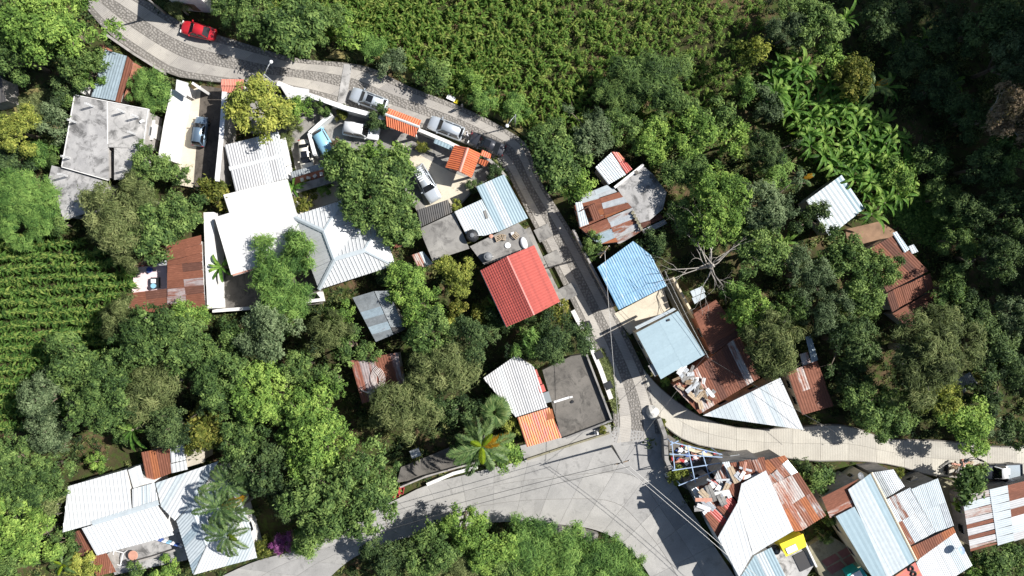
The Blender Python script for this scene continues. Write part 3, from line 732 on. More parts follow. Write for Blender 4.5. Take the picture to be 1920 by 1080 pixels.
# white hipped roof
h = house('white hipped metal roof with valleys in the middle of the compound', 640, 460)
e, r_ = 3.1, 4.7
for pts, td in (([(548, 406, e), (645, 374, e), (608, 434, r_)], (1, 2)), ([(645, 374, e), (667, 430, e), (627, 486, r_), (608, 434, r_)], (1, 2)),
                ([(667, 430, e), (715, 415, e), (685, 469, r_), (627, 486, r_)], (1, 2)), ([(715, 415, e), (741, 497, e), (685, 469, r_)], (1, 2)),
                ([(741, 497, e), (598, 543, e), (627, 486, r_), (685, 469, r_)], (1, 2)), ([(598, 543, e), (548, 406, e), (608, 434, r_), (627, 486, r_)], (1, 2))):
    a3, b3, tp = P(*pts[0]), P(*pts[1]), P(*pts[2])
    ft = a3.lerp(b3, (tp - a3).dot(b3 - a3) / (b3 - a3).length_squared)
    roof(h, pts, tp - ft, .9, 'white_sheet', pitch=.45, amp=.07, seam=True)
walls(h, [(552, 408, e), (643, 378, e), (662, 430, e), (630, 480, e), (598, 538, e)], 'white_wall', .5); walls(h, [(665, 433, e), (713, 418, e), (738, 495, e), (640, 525, e), (630, 486, e)], 'white_wall', .5)
for a, b in (((548, 406, e), (608, 434, r_)), ((645, 374, e), (608, 434, r_)), ((608, 434, r_), (627, 486, r_)), ((627, 486, r_), (598, 543, e)), ((627, 486, r_), (685, 469, r_)), ((715, 415, e), (685, 469, r_)), ((741, 497, e), (685, 469, r_))):
    ridge(h, a, b, 'pale_sheet', .5, lift=.09)
# rust courtyard house, left
h = house('rust-red sheet roofs round an open pink patio beside the corn rows', 312, 520)
wl_ = 'white_wall'
slab(h, [(252, 500), (312, 494), (314, 546), (247, 550)], .12, .5, 'pink_floor', name='patio_floor')
sheetroof(h, [(250, 474, 2.9), (313, 458, 2.9), (313, 497, 2.7), (250, 501, 2.7)], (0, 1), .95, 'rust:3,rust_mix,dark_rust', wall=None, rows=2, jit=.03)
sheetroof(h, [(313.5, 457, 2.95), (378, 441, 2.95), (380, 490, 2.75), (314, 497, 2.75)], (0, 1), .95, 'rust:4,rust_streak:1,rust_mix', wall=None, rows=2, jit=.03)
sheetroof(h, [(314, 498, 2.7), (380, 491, 2.7), (386, 592, 2.5), (314, 590, 2.5)], (0, 1), .95, 'rust:4,lavender_rust,dark_rust', wall=None, rows=2, jit=.03)
sheetroof(h, [(238, 550, 2.7), (313.5, 541, 2.7), (313.5, 590, 2.5), (237, 577, 2.5)], (0, 1), .95, 'rust:4,dark_rust', wall=None, rows=2, jit=.03)
walls(h, [(316, 460, 2.7), (376, 446, 2.7), (384, 588, 2.5), (318, 586, 2.5)], wl_, .3)
walls(h, [(252, 477, 2.7), (314, 462, 2.7), (314, 494, 2.6), (252, 497, 2.6)], wl_, .15, doors=False); walls(h, [(240, 553, 2.6), (312, 546, 2.6), (312, 586, 2.4), (240, 574, 2.4)], wl_, .15, doors=False)
c = P(288, 530, 1.0); t = thing('wash_sink', 'cluttered wash basin standing in the open pink patio', 'sink', (c.x, c.y, .12)); mb = MB(); mb.box((0, 0, .4), (.8, 1.3, .8)); mb.build('basin_block', 'black_plastic', t, world=False); mb = MB(); mb.box((-.05, .2, .85), (.55, .5, .12)); mb.build('tray', 'white_cloth', t, world=False); mb = MB(); mb.lathe([(.3, .8), (.32, 1.0), (.25, 1.0)], (0, -.4, 0), 12); mb.build('bowl', 'car_sky', t, world=False)
c = P(280, 506, .5); t = thing('wash_tub', 'round blue tub in the corner of the pink patio', 'tub', (c.x, c.y, .12)); mb = MB(); mb.lathe([(.28, 0), (.36, .4), (.38, .42), (.33, .4), (.26, .08)], n=16); mb.build('tub', 'blue_cloth', t, True, False)
# planter roof and carport strips in the yard
h = house('long low dark-roofed shelter below the cream car', 586, 330, 'shelter', 'shelter')
roof(h, [(544, 323, 2.4), (614, 303, 2.4), (617, 313, 2.35), (547, 334, 2.35)], (0, 3), 1.3, 'dull_zinc', pitch=.3); slab(h, [(554, 347), (628, 325), (631, 340), (556, 362)], 1.6, .18, 'grey_concrete', wall='block_wall', doors=False)
slab(h, [(547, 334), (620, 314), (628, 325), (553, 347)], .6, .9, 'brick_wall', name='planting_bed')
for k in range(5):
    c = P(566 + k * 12, 337 - k * 3.6, .9); mb = MB(); mb.box((c.x, c.y, .75), (.35, .45, .3), .3 + k); mb.build('block', 'white_paint', h)
h = house('small brown slab roof right of the white hipped roof', 753, 452, 'lean_to', 'shed')
sheetroof(h, [(738, 452, 1.9), (763, 444, 1.9), (765, 458, 1.8), (739, 466, 1.8)], (0, 3), .9, 'rust')
h = house('patched pink and white lean-to below the stained concrete roof', 795, 485, 'lean_to', 'shed')
sheetroof(h, [(772, 478, 2.2), (793, 471, 2.2), (812, 494, 2.0), (786, 506, 2.0)], (0, 3), .8, 'rust_streak,pale_sheet')
# middle house beside the street
h = house('pale zinc roof and stained concrete slab beside the street bend', 880, 410)
slab(h, [(786, 429), (851, 399), (880, 466), (811, 489)], 3.0, .3, 'grey_concrete', wall='block_wall')
sheetroof(h, [(893, 350, 3.5), (945, 327, 3.5), (990, 409, 3.3), (934, 435, 3.3)], (0, 3), .95, 'pale_sheet:4,sky_sheet:1', wall='cream_wall', pitch=.3)
sheetroof(h, [(852, 397, 3.55), (903, 374, 3.55), (935, 434, 3.35), (908, 442, 3.3), (874, 440, 3.3)], (0, 4), .95, 'pale_sheet:3,white_sheet', wall='cream_wall', pitch=.3)
mb = MB(); c = P(911, 402, 3.6); mb.box((c.x, c.y, 3.52), (.3, 1.0, .12), .35); mb.build('skylight', 'grey_concrete', h)
h = house('dark corrugated awning in front of the silver car with roof bars', 816, 400, 'awning', 'awning')
roof(h, [(782, 394, 2.7), (840, 374, 2.7), (848, 398, 2.4), (788, 426, 2.4)], (0, 3), .95, 'dark_sheet', pitch=.24)
for u, v in ((786, 396), (838, 378), (843, 396), (790, 420)):
    c = P(u, v, 2.3); mb = MB(); mb.tube([(c.x, c.y, -.55), (c.x, c.y, 2.4)], .04, 6); mb.build('post', 'steel', h)
h = house('grey roof terrace with clutter above the red tiled roof', 940, 460, 'terrace_house')
slab(h, [(881, 462), (972, 418), (986, 432), (1003, 466), (950, 482), (908, 497)], 2.9, .3, 'grey_concrete', wall='block_wall')
tank('black water tank on the stained concrete roof edge', 885, 441, 3.0, .72, 1.2)
tank('grey water tank on the corner of the cluttered roof terrace', 914, 481, 2.9, .55, 1.0, 'grey_plastic')
for i, (lab, u, v, mat, sz) in enumerate((('white round lid lying flat on the grey roof terrace', 952, 460, 'white_paint', .36), ('orange clay pot on the grey roof terrace', 921, 443, 'terracotta', .25), ('small white box on the grey roof terrace', 961, 438, 'white_paint', .3))):
    c = P(u, v, 3); mb = MB()
    if sz < .3 or i == 0: mb.lathe([(sz * .85, 0), (sz, .05), (sz, .12), (sz * .2, .16)], n=16)
    else: mb.box((0, 0, .14), (.42, .3, .28), .3); mb.box((0, 0, .29), (.3, .2, .04), .3)
    o = mb.build(['lid', 'clay_pot', 'box'][i], mat, None, False); o.location = (c.x, c.y, 2.905); tag(o, lab, ['lid', 'pot', 'box'][i])
for i, (u, v) in enumerate(((934, 447), (943, 445), (967, 442))):
    c = P(u, v, 3); t = thing('pallet', ['broken wooden pallet beside the orange pot', 'wooden frame in the middle of the roof terrace', 'wooden chair frame beside the white box'][i], 'pallet', (c.x, c.y, 2.905), .4 + i, 'wooden clutter on the roof terrace')
    for k in range(4): mb = MB(); mb.box((0, -.3 + k * .2, .34), (.7, .09, .05)); mb.build('slat', 'pale_wood', t, world=False)
    for k in (-1, 1): mb = MB(); mb.box((k * .3, 0, .16), (.07, .66, .31)); mb.build('bearer', 'pale_wood', t, world=False)
c = P(982, 456, 3); mb = MB(); mb.lathe([(.02, 0), (.3, .03), (.42, .15), (.3, .3), (.1, .36)], n=12); o = mb.build('white_sack', 'white_cloth', None, True); o.scale = (1, 1.9, 1); o.rotation_euler = (0, 0, .3); o.location = (c.x, c.y, 2.905); tag(o, 'long white sack lying on the edge of the roof terrace', 'sack')
# red tiled gable house
h = house('red tiled gable roof beside the street', 975, 535)
ez, rz_ = 4.4, 5.9
A0, A1, R0, R1, B0, B1 = (901, 507), (950, 613), (950, 481), (1000.5, 591), (1000.5, 460), (1049, 566)
walls(h, [(*A0, ez), (*B0, ez), (*B1, ez), (*A1, ez)], 'cream_wall', .35)
def tiles(parent, e0, e1, r0, r1, ze, zr, n, mat, pitch=.34):
    for k in range(n):
        f0, f1 = k / n, (k + 1) / n + .012
        q = [(e0[0] + (r0[0] - e0[0]) * f0, e0[1] + (r0[1] - e0[1]) * f0), (e1[0] + (r1[0] - e1[0]) * f0, e1[1] + (r1[1] - e1[1]) * f0), (e1[0] + (r1[0] - e1[0]) * f1, e1[1] + (r1[1] - e1[1]) * f1), (e0[0] + (r0[0] - e0[0]) * f1, e0[1] + (r0[1] - e0[1]) * f1)]
        z0, z1 = ze + (zr - ze) * f0 + .075, ze + (zr - ze) * f1 + .0
        roof(parent, [(*q[0], z0), (*q[1], z0), (*q[2], z1), (*q[3], z1)], (0, 3), 30, mat, pitch=pitch, amp=.07, name='tile_course')
tiles(h, A0, A1, R0, R1, ez, rz_, 12, 'red_tile'); tiles(h, B0, B1, R0, R1, ez, rz_, 12, 'red_tile')
ridge(h, (*R0, rz_), (*R1, rz_), 'red_tile', .35, lift=.08)
mb = MB()
for t in (0, 1):
    A, B = P(*(A0 if t == 0 else B0), ez), P(*(A1 if t == 0 else B1), ez); mb = MB(); mb.tube([A - Vector((.0, 0, .06)), B - Vector((0, 0, .06))], .08, 6); mb.build('gutter', 'white_paint' if t == 0 else 'red_tile', h)
# clay tile porches on the street
h = house('orange clay tile porch roof between the two silver cars', 755, 228, 'porch', 'porch')
roof(h, [(728, 203, 2.7), (790, 226, 2.7), (785, 238, 3.1), (722, 214, 3.1)], (0, 3), 1.3, 'clay_tile', pitch=.27, amp=.09, name='tile_panel')
roof(h, [(722, 214.5, 3.1), (785, 238.5, 3.1), (779, 257, 2.6), (724, 236, 2.6)], (0, 3), 1.3, 'clay_tile', pitch=.27, amp=.09, name='tile_panel')
ridge(h, (722, 214, 3.12), (786, 238, 3.12), 'white_sheet', .3, lift=.09)
for u, v in ((730, 212), (780, 230), (728, 232), (776, 250)):
    c = P(u, v, 2.6); mb = MB(); mb.box((c.x, c.y, 1.0), (.3, .3, 3.1)); mb.build('post', 'white_wall', h)
h = house('orange clay tile gable porch at the street bend', 872, 302, 'porch', 'porch')
roof(h, [(853, 272, 2.7), (877, 277, 3.4), (862, 322, 3.4), (835, 314, 2.7)], (0, 1), 1.0, 'clay_tile', pitch=.27, amp=.09, name='tile_panel')
roof(h, [(877.5, 277, 3.4), (901, 288, 2.7), (884, 333, 2.7), (862.5, 322, 3.4)], (1, 0), 1.0, 'clay_tile', pitch=.27, amp=.09, name='tile_panel')
ridge(h, (877, 277, 3.42), (862, 322, 3.42), 'clay_pink', .35, lift=.08)
roof(h, [(904, 281, 2.5), (921, 289, 2.5), (919, 298, 2.7), (900, 291, 2.7)], (0, 3), 1.2, 'clay_tile', pitch=.27, amp=.08, name='tile_panel')
roof(h, [(899, 297, 2.7), (917, 302, 2.7), (910, 313, 2.4), (896, 305, 2.4)], (0, 3), 1.2, 'clay_tile', pitch=.27, amp=.08, name='tile_panel')
for u, v in ((855, 280), (895, 292), (842, 310), (880, 326), (905, 305), (914, 292)):
    c = P(u, v, 2.5); mb = MB(); mb.box((c.x, c.y, .95), (.28, .28, 3.0)); mb.build('post', 'white_wall', h)
h = house('narrow blue glass canopy left of the clay tile gable porch', 838, 274, 'glass_canopy', 'canopy')
roof(h, [(816, 260, 2.2), (850, 274, 2.2), (847, 282, 2.1), (813, 268, 2.1)], (0, 3), .9, 'sky_sheet', pitch=.45)
for u, v in ((818, 263), (847, 278)):
    c = P(u, v, 2.1); mb = MB(); mb.tube([(c.x, c.y, -.5), (c.x, c.y, 2.1)], .05, 6); mb.build('post', 'steel', h)
# small sheds in the wooded middle
h = house('grey-blue ribbed shed roof half shaded by a tree below the hipped roof', 708, 592, 'shed', 'shed')
sheetroof(h, [(661, 558, 2.6), (701, 546, 3.0), (738, 627, 3.0), (705, 641, 2.6)], (0, 1), .95, 'dull_zinc:3,blue_zinc', pitch=.3, amp=.05)
roof(h, [(702, 546, 3.02), (728, 545, 2.7), (760, 618, 2.7), (739, 627, 3.02)], (0, 1), .95, 'dull_zinc:2,dark_sheet', pitch=.3, amp=.05)
walls(h, [(703, 549, 2.9), (726, 548, 2.6), (757, 617, 2.6), (738, 624, 2.9)], 'block_wall', .15, doors=False)
h = house('purple-brown rusty shed roof with a coiled hose on it', 708, 705, 'shed', 'shed')
sheetroof(h, [(657, 676, 2.6), (746, 661, 2.6), (759, 732, 2.4), (679, 757, 2.3)], (0, 3), .95, 'lavender_rust:3,rust:1', pitch=.3, amp=.03)
# coiled hose lying on that roof
c = P(712, 715, 2.75); mb = MB()
for k in range(5):
    r0 = 1.35 + .09 * k; cx, cy = c.x + .9 - .06 * k, c.y + .25 + .05 * k
    mb.tube([(cx + r0 * math.cos(a), cy + r0 * math.sin(a), 2.62 + .03 * k) for a in np.linspace(2.2, 6.0, 22)], .035, 5)
    cx = c.x - 1.4 + .08 * k; mb.tube([(cx + r0 * math.cos(a), cy - .2 + r0 * math.sin(a), 2.60 + .03 * k) for a in np.linspace(4.0, 7.2, 22)], .035, 5)
o = mb.build('hose_coil', 'hose'); tag(o, 'loops of pale hose coiled on the purple-brown shed roof', 'hose')
# lower centre house with dark patio
h = house('grey-white ribbed roof with red ribbed porch beside the dark patio', 975, 755)
sheetroof(h, [(906, 709, 3.1), (966, 667, 3.3), (1001, 688, 3.3), (1026, 763, 3.0), (967, 782, 2.9)], (2, 3), .95, 'grey_white:3,white_sheet', wall='white_wall', pitch=.3, amp=.055)
sheetroof(h, [(970, 783, 2.85), (1030, 764, 2.95), (1053, 820, 2.6), (988, 838, 2.5)], (0, 3), .95, 'pink_sheet', wall='white_wall', pitch=.3, amp=.07)
for k, (u, v) in enumerate(((1003, 701), (1009, 715), (1016, 729))):
    c = P(u, v, 3.2); mb = MB(); mb.box((c.x, c.y, 3.05), (.75, .9, .12), .35, tilt=(0, .2)); mb.build('ridge_tile', 'red_paint_sheet', h)
c = P(1026, 745, 3); mb = MB(); mb.box((c.x, c.y, 2.9), (.75, 1.3, .14), .3); mb.build('flashing', 'dull_zinc', h)
c = P(1031, 777, 3); mb = MB(); mb.box((c.x, c.y, 2.9), (.85, 1.2, .1), .25); mb.build('rusty_plate', 'orange_rust', h)
h = house('dark weathered concrete patio with a parapet beside the street', 1080, 745, 'patio_block', 'patio')
slab(h, [(1017, 694), (1070, 668), (1098, 664), (1145, 786), (1106, 806), (1053, 822)], 1.1, 1.7, 'dark_concrete', name='patio_slab'); excl([(1017, 694), (1098, 664), (1145, 786), (1053, 822)], 1.1)
parapet(h, [(1099, 664), (1146, 787), (1060, 820)], 1.1, .55, .22, 'grey_concrete')
c = P(1053, 749, 1.1); mb = MB(); mb.box((c.x, c.y, 1.19), (2.0, .25, .16), .3); mb.box((c.x + 1.1, c.y + .3, 1.19), (.5, .2, .16), .3); mb.build('loose_beam', 'white_paint', h)
c = P(1073, 753, 1.1); mb = MB(); mb.box((c.x, c.y, 1.17), (.35, .28, .16), .7); mb.build('hatch', 'black_plastic', h)
# ---- right of the street: ruin with scrap roofs
h = house('patchwork of rusty and zinc sheets over the ruined house right of the street', 1140, 390, 'ruined_house', 'house')
sheetroof(h, [(1116, 314, 3.2), (1146, 286, 3.4), (1174, 327, 3.1), (1141, 346, 3.0)], (0, 3), .9, 'zinc:2,pale_sheet:2', wall='block_wall')
roof(h, [(1148, 286, 3.1), (1161, 287, 3.1), (1186, 316, 2.9), (1175, 325, 2.9)], (0, 3), .7, 'red_paint_sheet,pink_sheet', jit=.1, rows=2)
sheetroof(h, [(1076, 384, 2.4), (1160, 360, 3.0), (1184, 388, 3.0), (1086, 428, 2.3)], (0, 1), .75, 'rust:3,orange_rust,zinc,rust_mix:2', rows=2, jit=.12)
sheetroof(h, [(1088, 430, 2.3), (1185, 389, 2.9), (1204, 431, 2.6), (1162, 456, 2.4), (1122, 460, 2.2)], (0, 1), .75, 'rust_mix:3,zinc:2,blue_zinc,rust:2,orange_rust', rows=2, jit=.14)
roof(h, [(1090, 365, 2.6), (1140, 345, 3.0), (1156, 360, 3.0), (1088, 384, 2.5)], (0, 1), .8, 'pale_sheet,rust_mix,zinc', rows=2, jit=.12, lift=-.25)
roof(h, [(1200, 420, 2.3), (1238, 402, 2.3), (1250, 418, 2.1), (1206, 440, 2.1)], (0, 1), .8, 'dull_zinc,dark_rust', jit=.08)
roof(h, [(1078, 380, 3.1), (1090, 378, 3.2), (1104, 420, 3.0), (1088, 426, 3.0)], (0, 3), .8, 'pale_sheet,white_sheet', jit=.05, lift=.1)
roof(h, [(1101, 385, 3.2), (1115, 380, 3.3), (1127, 408, 3.1), (1112, 414, 3.1)], (0, 3), .8, 'rust', jit=.05, lift=.1)
slab(h, [(1155, 350), (1206, 311), (1224, 326), (1250, 360), (1243, 392), (1218, 413), (1200, 418)], 2.9, .28, 'pale_concrete', wall='block_wall')
parapet(h, [(1152, 352), (1206, 309)], 2.9, .2, .3, 'white_wall')
for k in range(6):
    c = P(1186 + k * 3.2, 399 + k * 6, 2.9); mb = MB(); mb.box((c.x, c.y, 3.02), (.42, .3, .22), .9 + k * .2); mb.build('loose_block', 'olive_concrete', h)
for k, (u, v) in enumerate(((1193, 324), (1222, 331), (1227, 338))):
    c = P(u, v, 2.9); mb = MB(); mb.box((c.x, c.y, 3.02), (.4, .5, .24), .5 + k); mb.build('loose_block', 'dark_concrete', h)
mb = MB(); mb.tube([P(1088, 396, 3.4), P(1114, 381, 3.5)], .06, 5); mb.build('loose_pole', 'dark_rust', h)
# blue roof
h = house('bright weathered blue metal roof beside the street', 1185, 515)
sheetroof(h, [(1120, 501, 3.7), (1187, 452, 3.7), (1220, 478, 3.5), (1250, 536, 3.3), (1160, 581, 3.3)], (0, 4), .9, 'blue_sheet', wall='block_wall', pitch=.3, amp=.03, rows=2)
# sky-grey roof
h = house('pale blue-grey flat metal roof casting shade on the street', 1258, 648)
sheetroof(h, [(1193, 624, 4.4), (1271, 583, 4.4), (1322, 665, 4.2), (1239, 711, 4.2)], (0, 1), 1.0, 'sky_sheet', wall='cream_wall', rows=2, pitch=.5, amp=.012)
slab(h, [(1215, 686), (1224, 682), (1237, 700), (1228, 706)], 3.9, .15, 'pale_concrete', name='eave_slab')
roof(h, [(1194, 618, 3.9), (1262, 584, 3.9), (1268, 580, 3.9), (1263, 577, 3.8), (1190, 613, 3.8)], (0, 1), 2, 'pale_sheet'); c = P(1253, 600, 4.4); mb = MB(); mb.box((c.x, c.y, 4.48), (.35, .25, .14), .4); mb.build('vent', 'black_plastic', h)
# rust roofs below it with scrap
h = house('rusty striped roof strewn with scrap beside the white triangular roof', 1350, 690)
sheetroof(h, [(1262, 724, 2.8), (1386, 628, 3.0), (1425, 708, 2.9), (1312, 776, 2.7)], (1, 2), .9, 'rust:4,rust_streak:2,dark_rust', wall='brick_wall', pitch=.3)
sheetroof(h, [(1300, 588, 3.0), (1342, 562, 3.0), (1392, 628, 2.9), (1333, 664, 2.85)], (0, 1), .9, 'rust:3,dark_rust:2,rust_streak', wall='brick_wall', lift=.05)
roof(h, [(1293, 548, 2.9), (1316, 538, 2.9), (1325, 556, 2.8), (1304, 570, 2.8)], (0, 1), .9, 'pale_sheet,rust_streak', jit=.1)
for i in range(34):
    f = rnd.random(); u = 1268 + 62 * f + rnd.uniform(-10, 20); v = 705 + 55 * f + rnd.uniform(-22, 12)
    c = P(u, v, 3); L = rnd.uniform(.5, 2.1); mb = MB(); mb.box((0, 0, 0), (L, rnd.uniform(.18, .6), .05)); mb.box((0, 0, .04), (L * .96, .04, .04))
    o = mb.build('scrap_board', rnd.choice(['white_paint', 'pale_wood', 'wood', 'white_roof', 'steel', 'rust', 'grey_concrete', 'pale_concrete']), None, False)
    o.location = (c.x, c.y, 3.02 + rnd.uniform(0, .22)); o.rotation_euler = (rnd.uniform(-.1, .1), rnd.uniform(-.1, .1), rnd.uniform(0, 3.14)); tag(o, 'scrap board in the heap on the rusty roof by the lane', 'scrap board', 'scrap heap on the rusty roof')
# white triangle roof
h = house('white triangular metal roof pointing along the pale lane', 1430, 765)
sheetroof(h, [(1318, 779, 3.0), (1463, 708, 3.3), (1507, 806, 3.0)], (1, 2), .95, 'white_sheet:3,pale_sheet:1', wall='cream_wall', pitch=.45, amp=.022, seam=True)
h = house('reddish rust roof with a pale strip behind the white triangular roof', 1520, 715)
sheetroof(h, [(1476, 698, 2.8), (1532, 676, 2.8), (1563, 761, 2.6), (1504, 778, 2.6)], (0, 3), .9, 'rust:4,rust_streak', rows=2, pitch=.3)
sheetroof(h, [(1510, 632, 2.9), (1520, 628, 2.9), (1534, 675, 2.8), (1522, 680, 2.8)], (0, 3), .8, 'blue_zinc', wall=None)
roof(h, [(1499, 664, 2.7), (1514, 660, 2.7), (1521, 684, 2.7), (1506, 690, 2.7)], (0, 3), .8, 'rust_streak', lift=.03)
h = house('clean pale blue-white shed roof below the banana grove', 1567, 386, 'shed', 'shed')
sheetroof(h, [(1512, 376, 3.0), (1578, 328, 3.2), (1621, 391, 3.0), (1555, 443, 2.8)], (1, 2), 1.1, 'pale_sheet:2,sky_sheet:2', pitch=.5, amp=.03)
h = house('upper dark brown rusty roof with a pale strip at far right', 1690, 490)
sheetroof(h, [(1632, 465, 2.8), (1676, 441, 3.0), (1741, 508, 2.8), (1662, 548, 2.6)], (1, 2), .95, 'rust:3,dark_rust:3', pitch=.3)
roof(h, [(1673, 437, 3.15), (1681, 434, 3.15), (1705, 468, 3.05), (1696, 474, 3.05)], (0, 3), .9, 'blue_zinc')
roof(h, [(1703, 462, 2.6), (1713, 458, 2.6), (1722, 472, 2.5), (1710, 476, 2.5)], (0, 3), .9, 'pale_sheet')
h = house('lower dark brown rusty roof beside the big olive tree at right', 1710, 565)
sheetroof(h, [(1661, 550, 2.5), (1743, 513, 2.7), (1750, 540, 2.7), (1672, 585, 2.4)], (0, 3), .9, 'rust:3,dark_rust:2', jit=.05)
roof(h, [(1673, 588, 2.4), (1751, 543, 2.6), (1772, 570, 2.5), (1765, 590, 2.4), (1704, 617, 2.2)], (0, 1), .9, 'rust:3,dark_rust:2,rust_streak', jit=.04); walls(h, [(1675, 590, 2.3), (1750, 546, 2.4), (1770, 570, 2.4), (1705, 614, 2.2)], 'block_wall', .2, doors=False)
h = house('small grey shed roof right of the big olive tree', 1815, 716, 'shed', 'shed')
sheetroof(h, [(1796, 711, 2.2), (1818, 697, 2.2), (1833, 719, 2.0), (1806, 737, 2.0)], (0, 3), .8, 'dull_zinc,blue_zinc')
h = house('dark roof corner at the left edge below the big bright tree', 6, 160, 'shed', 'shed')
sheetroof(h, [(-30, 150, 2.4), (2, 142, 2.4), (12, 190, 2.2), (-30, 200, 2.2)], (0, 3), .9, 'dark_sheet,dull_zinc')
# ---- lower left compound
h = house('broad white ribbed roof at lower left, left half of the compound', 200, 950)
sheetroof(h, [(127, 912, 3.5), (238, 880, 3.5), (248, 958, 4.0), (172, 983, 4.0), (118, 998, 3.9)], (1, 2), .95, 'white_sheet', wall='white_wall', pitch=.45, seam=True, amp=.085)
roof(h, [(153, 991, 3.9), (296, 946, 3.9), (326, 1003, 3.3), (182, 1041, 3.2)], (0, 3), .95, 'white_sheet', pitch=.45, seam=True, amp=.085); walls(h, [(158, 994, 3.8), (294, 950, 3.8), (322, 1002, 3.2), (184, 1038, 3.1)], 'white_wall', .25, doors=False)
roof(h, [(248, 917, 3.6), (290, 905, 3.6), (298, 944, 3.95), (249, 958, 3.95)], (0, 3), .95, 'white_sheet:2,pale_sheet', pitch=.45, seam=True, amp=.085)
roof(h, [(240, 881, 3.3), (263, 872, 3.3), (272, 907, 3.2), (250, 916, 3.2)], (0, 3), 2, 'white_sheet', pitch=1)
walls(h, [(250, 890, 3.1), (286, 900, 3.1), (296, 944, 3.1), (250, 955, 3.1)], 'white_wall', .1, doors=False)
ridge(h, (173, 981, 4.02), (298, 942, 4.02), 'pale_sheet', .6)
roof(h, [(138, 998, 2.4), (154, 992, 2.4), (178, 1038, 2.2), (160, 1046, 2.1), (146, 1040, 2.1)], (0, 3), .9, 'dark_rust,rust'); roof(h, [(160, 1048, 2.1), (186, 1040, 2.1), (200, 1036, 2.1), (218, 1072, 1.9), (182, 1080, 1.9)], (1, 4), .9, 'rust_streak,rust,rust_mix'); walls(h, [(160, 1048, 2.0), (200, 1038, 2.0), (216, 1070, 1.8), (184, 1078, 1.8)], 'block_wall', .15, doors=False)
h = house('white and grey hipped roof under the palms at lower left', 380, 960)
sheetroof(h, [(291, 906, 3.6), (411, 864, 3.6), (372, 930, 3.9), (357, 946, 4.0), (330, 975, 3.6), (302, 950, 3.7)], (1, 2), .95, 'white_sheet:2,pale_sheet', wall=None, pitch=.36, amp=.05)
roof(h, [(331, 976, 3.5), (357, 947, 4.05), (387, 1022, 4.05), (362, 1076, 3.4)], (0, 1), .95, 'blue_zinc,pale_sheet', pitch=.36, amp=.05)
roof(h, [(363, 1077, 3.4), (388, 1022, 4.05), (470, 990, 3.9), (482, 1046, 3.3)], (1, 0), .95, 'white_sheet,pale_sheet', pitch=.36, amp=.05)
roof(h, [(357, 946, 4.05), (372, 930, 3.95), (440, 900, 3.6), (470, 990, 3.85), (388, 1021, 4.05)], (0, 4), .95, 'white_sheet,pale_sheet', pitch=.36, amp=.05)
walls(h, [(300, 910, 3.3), (405, 872, 3.3), (436, 905, 3.2), (476, 1040, 3.2), (365, 1070, 3.2), (334, 976, 3.3)], 'white_wall', .3); ridge(h, (357, 946, 4.1), (387, 1022, 4.1), 'pale_sheet', .4)
h = house('rusty roof with white patches above the lower left white roofs', 300, 870, 'lean_to', 'shed')
sheetroof(h, [(265, 848, 2.8), (318, 838, 2.8), (321, 887, 2.6), (276, 905, 2.6)], (0, 3), .9, 'rust:2,orange_rust,rust_streak'); roof(h, [(319, 838, 2.8), (345, 832, 2.8), (349, 862, 2.7), (321, 868, 2.7)], (0, 3), .9, 'white_sheet', pitch=.45, amp=.06)
roof(h, [(320, 870, 2.65), (349, 863, 2.65), (352, 880, 2.6), (322, 887, 2.6)], (0, 3), .9, 'white_sheet', pitch=.45, amp=.06); slab(h, [(348, 846), (383, 838), (384, 866), (351, 876)], 2.5, .15, 'cream_concrete', wall='cream_wall', doors=False)
# ---- lower right compound
h = house('tall white roof above the shaded road at lower right', 1420, 980)
sheetroof(h, [(1390, 907, 6.0), (1436, 882, 6.0), (1488, 995, 5.9), (1440, 1023, 5.9), (1411, 1041, 5.9)], (1, 2), .95, 'white_sheet', wall='white_wall', pitch=.45, amp=.022, seam=True)
sheetroof(h, [(1346, 1008, 5.9), (1383, 942, 6.0), (1411, 1040, 5.9), (1386, 1082, 5.8)], (1, 2), .95, 'white_sheet', wall='white_wall', pitch=.45, amp=.022, seam=True)
sheetroof(h, [(1383, 941, 6.0), (1390, 908, 6.0), (1412, 1040, 5.9)], (1, 2), .95, 'white_sheet', wall=None, pitch=.45, amp=.022, seam=True)
roof(h, [(1388, 1083, 4.6), (1414, 1042, 4.7), (1446, 1026, 4.7), (1475, 1085, 4.5), (1440, 1120, 4.4), (1400, 1120, 4.4)], (2, 3), .95, 'pale_sheet:2,sky_sheet', pitch=.4)  # lower white roof in shadow; its bluish shade is put into the sheet colours
walls(h, [(1390, 1083, 4.5), (1446, 1030, 4.5), (1473, 1085, 4.3), (1440, 1118, 4.3), (1402, 1118, 4.3)], 'white_wall', .2, doors=False)
h = house('scrap-covered red and zinc roof at the tip of the lower right block', 1340, 950)
sheetroof(h, [(1296, 918, 5.2), (1340, 898, 5.3), (1383, 942, 5.4), (1345, 1008, 5.3)], (1, 2), .8, 'red_paint_sheet:2,rust:2,zinc,pale_sheet,rust_mix', wall='block_wall', rows=2, jit=.12)
sheetroof(h, [(1341, 897, 5.3), (1356, 868, 5.0), (1432, 858, 5.0), (1436, 881, 5.3), (1390, 906, 5.4), (1383, 941, 5.4)], (1, 5), .8, 'rust:3,pale_sheet:3,zinc:2,rust_mix', wall='block_wall', rows=2, jit=.12)
sheetroof(h, [(1347, 1010, 5.0), (1352, 1004, 5.0), (1330, 955, 5.0), (1322, 962, 5.0)], (0, 3), .9, 'pale_sheet', wall=None)
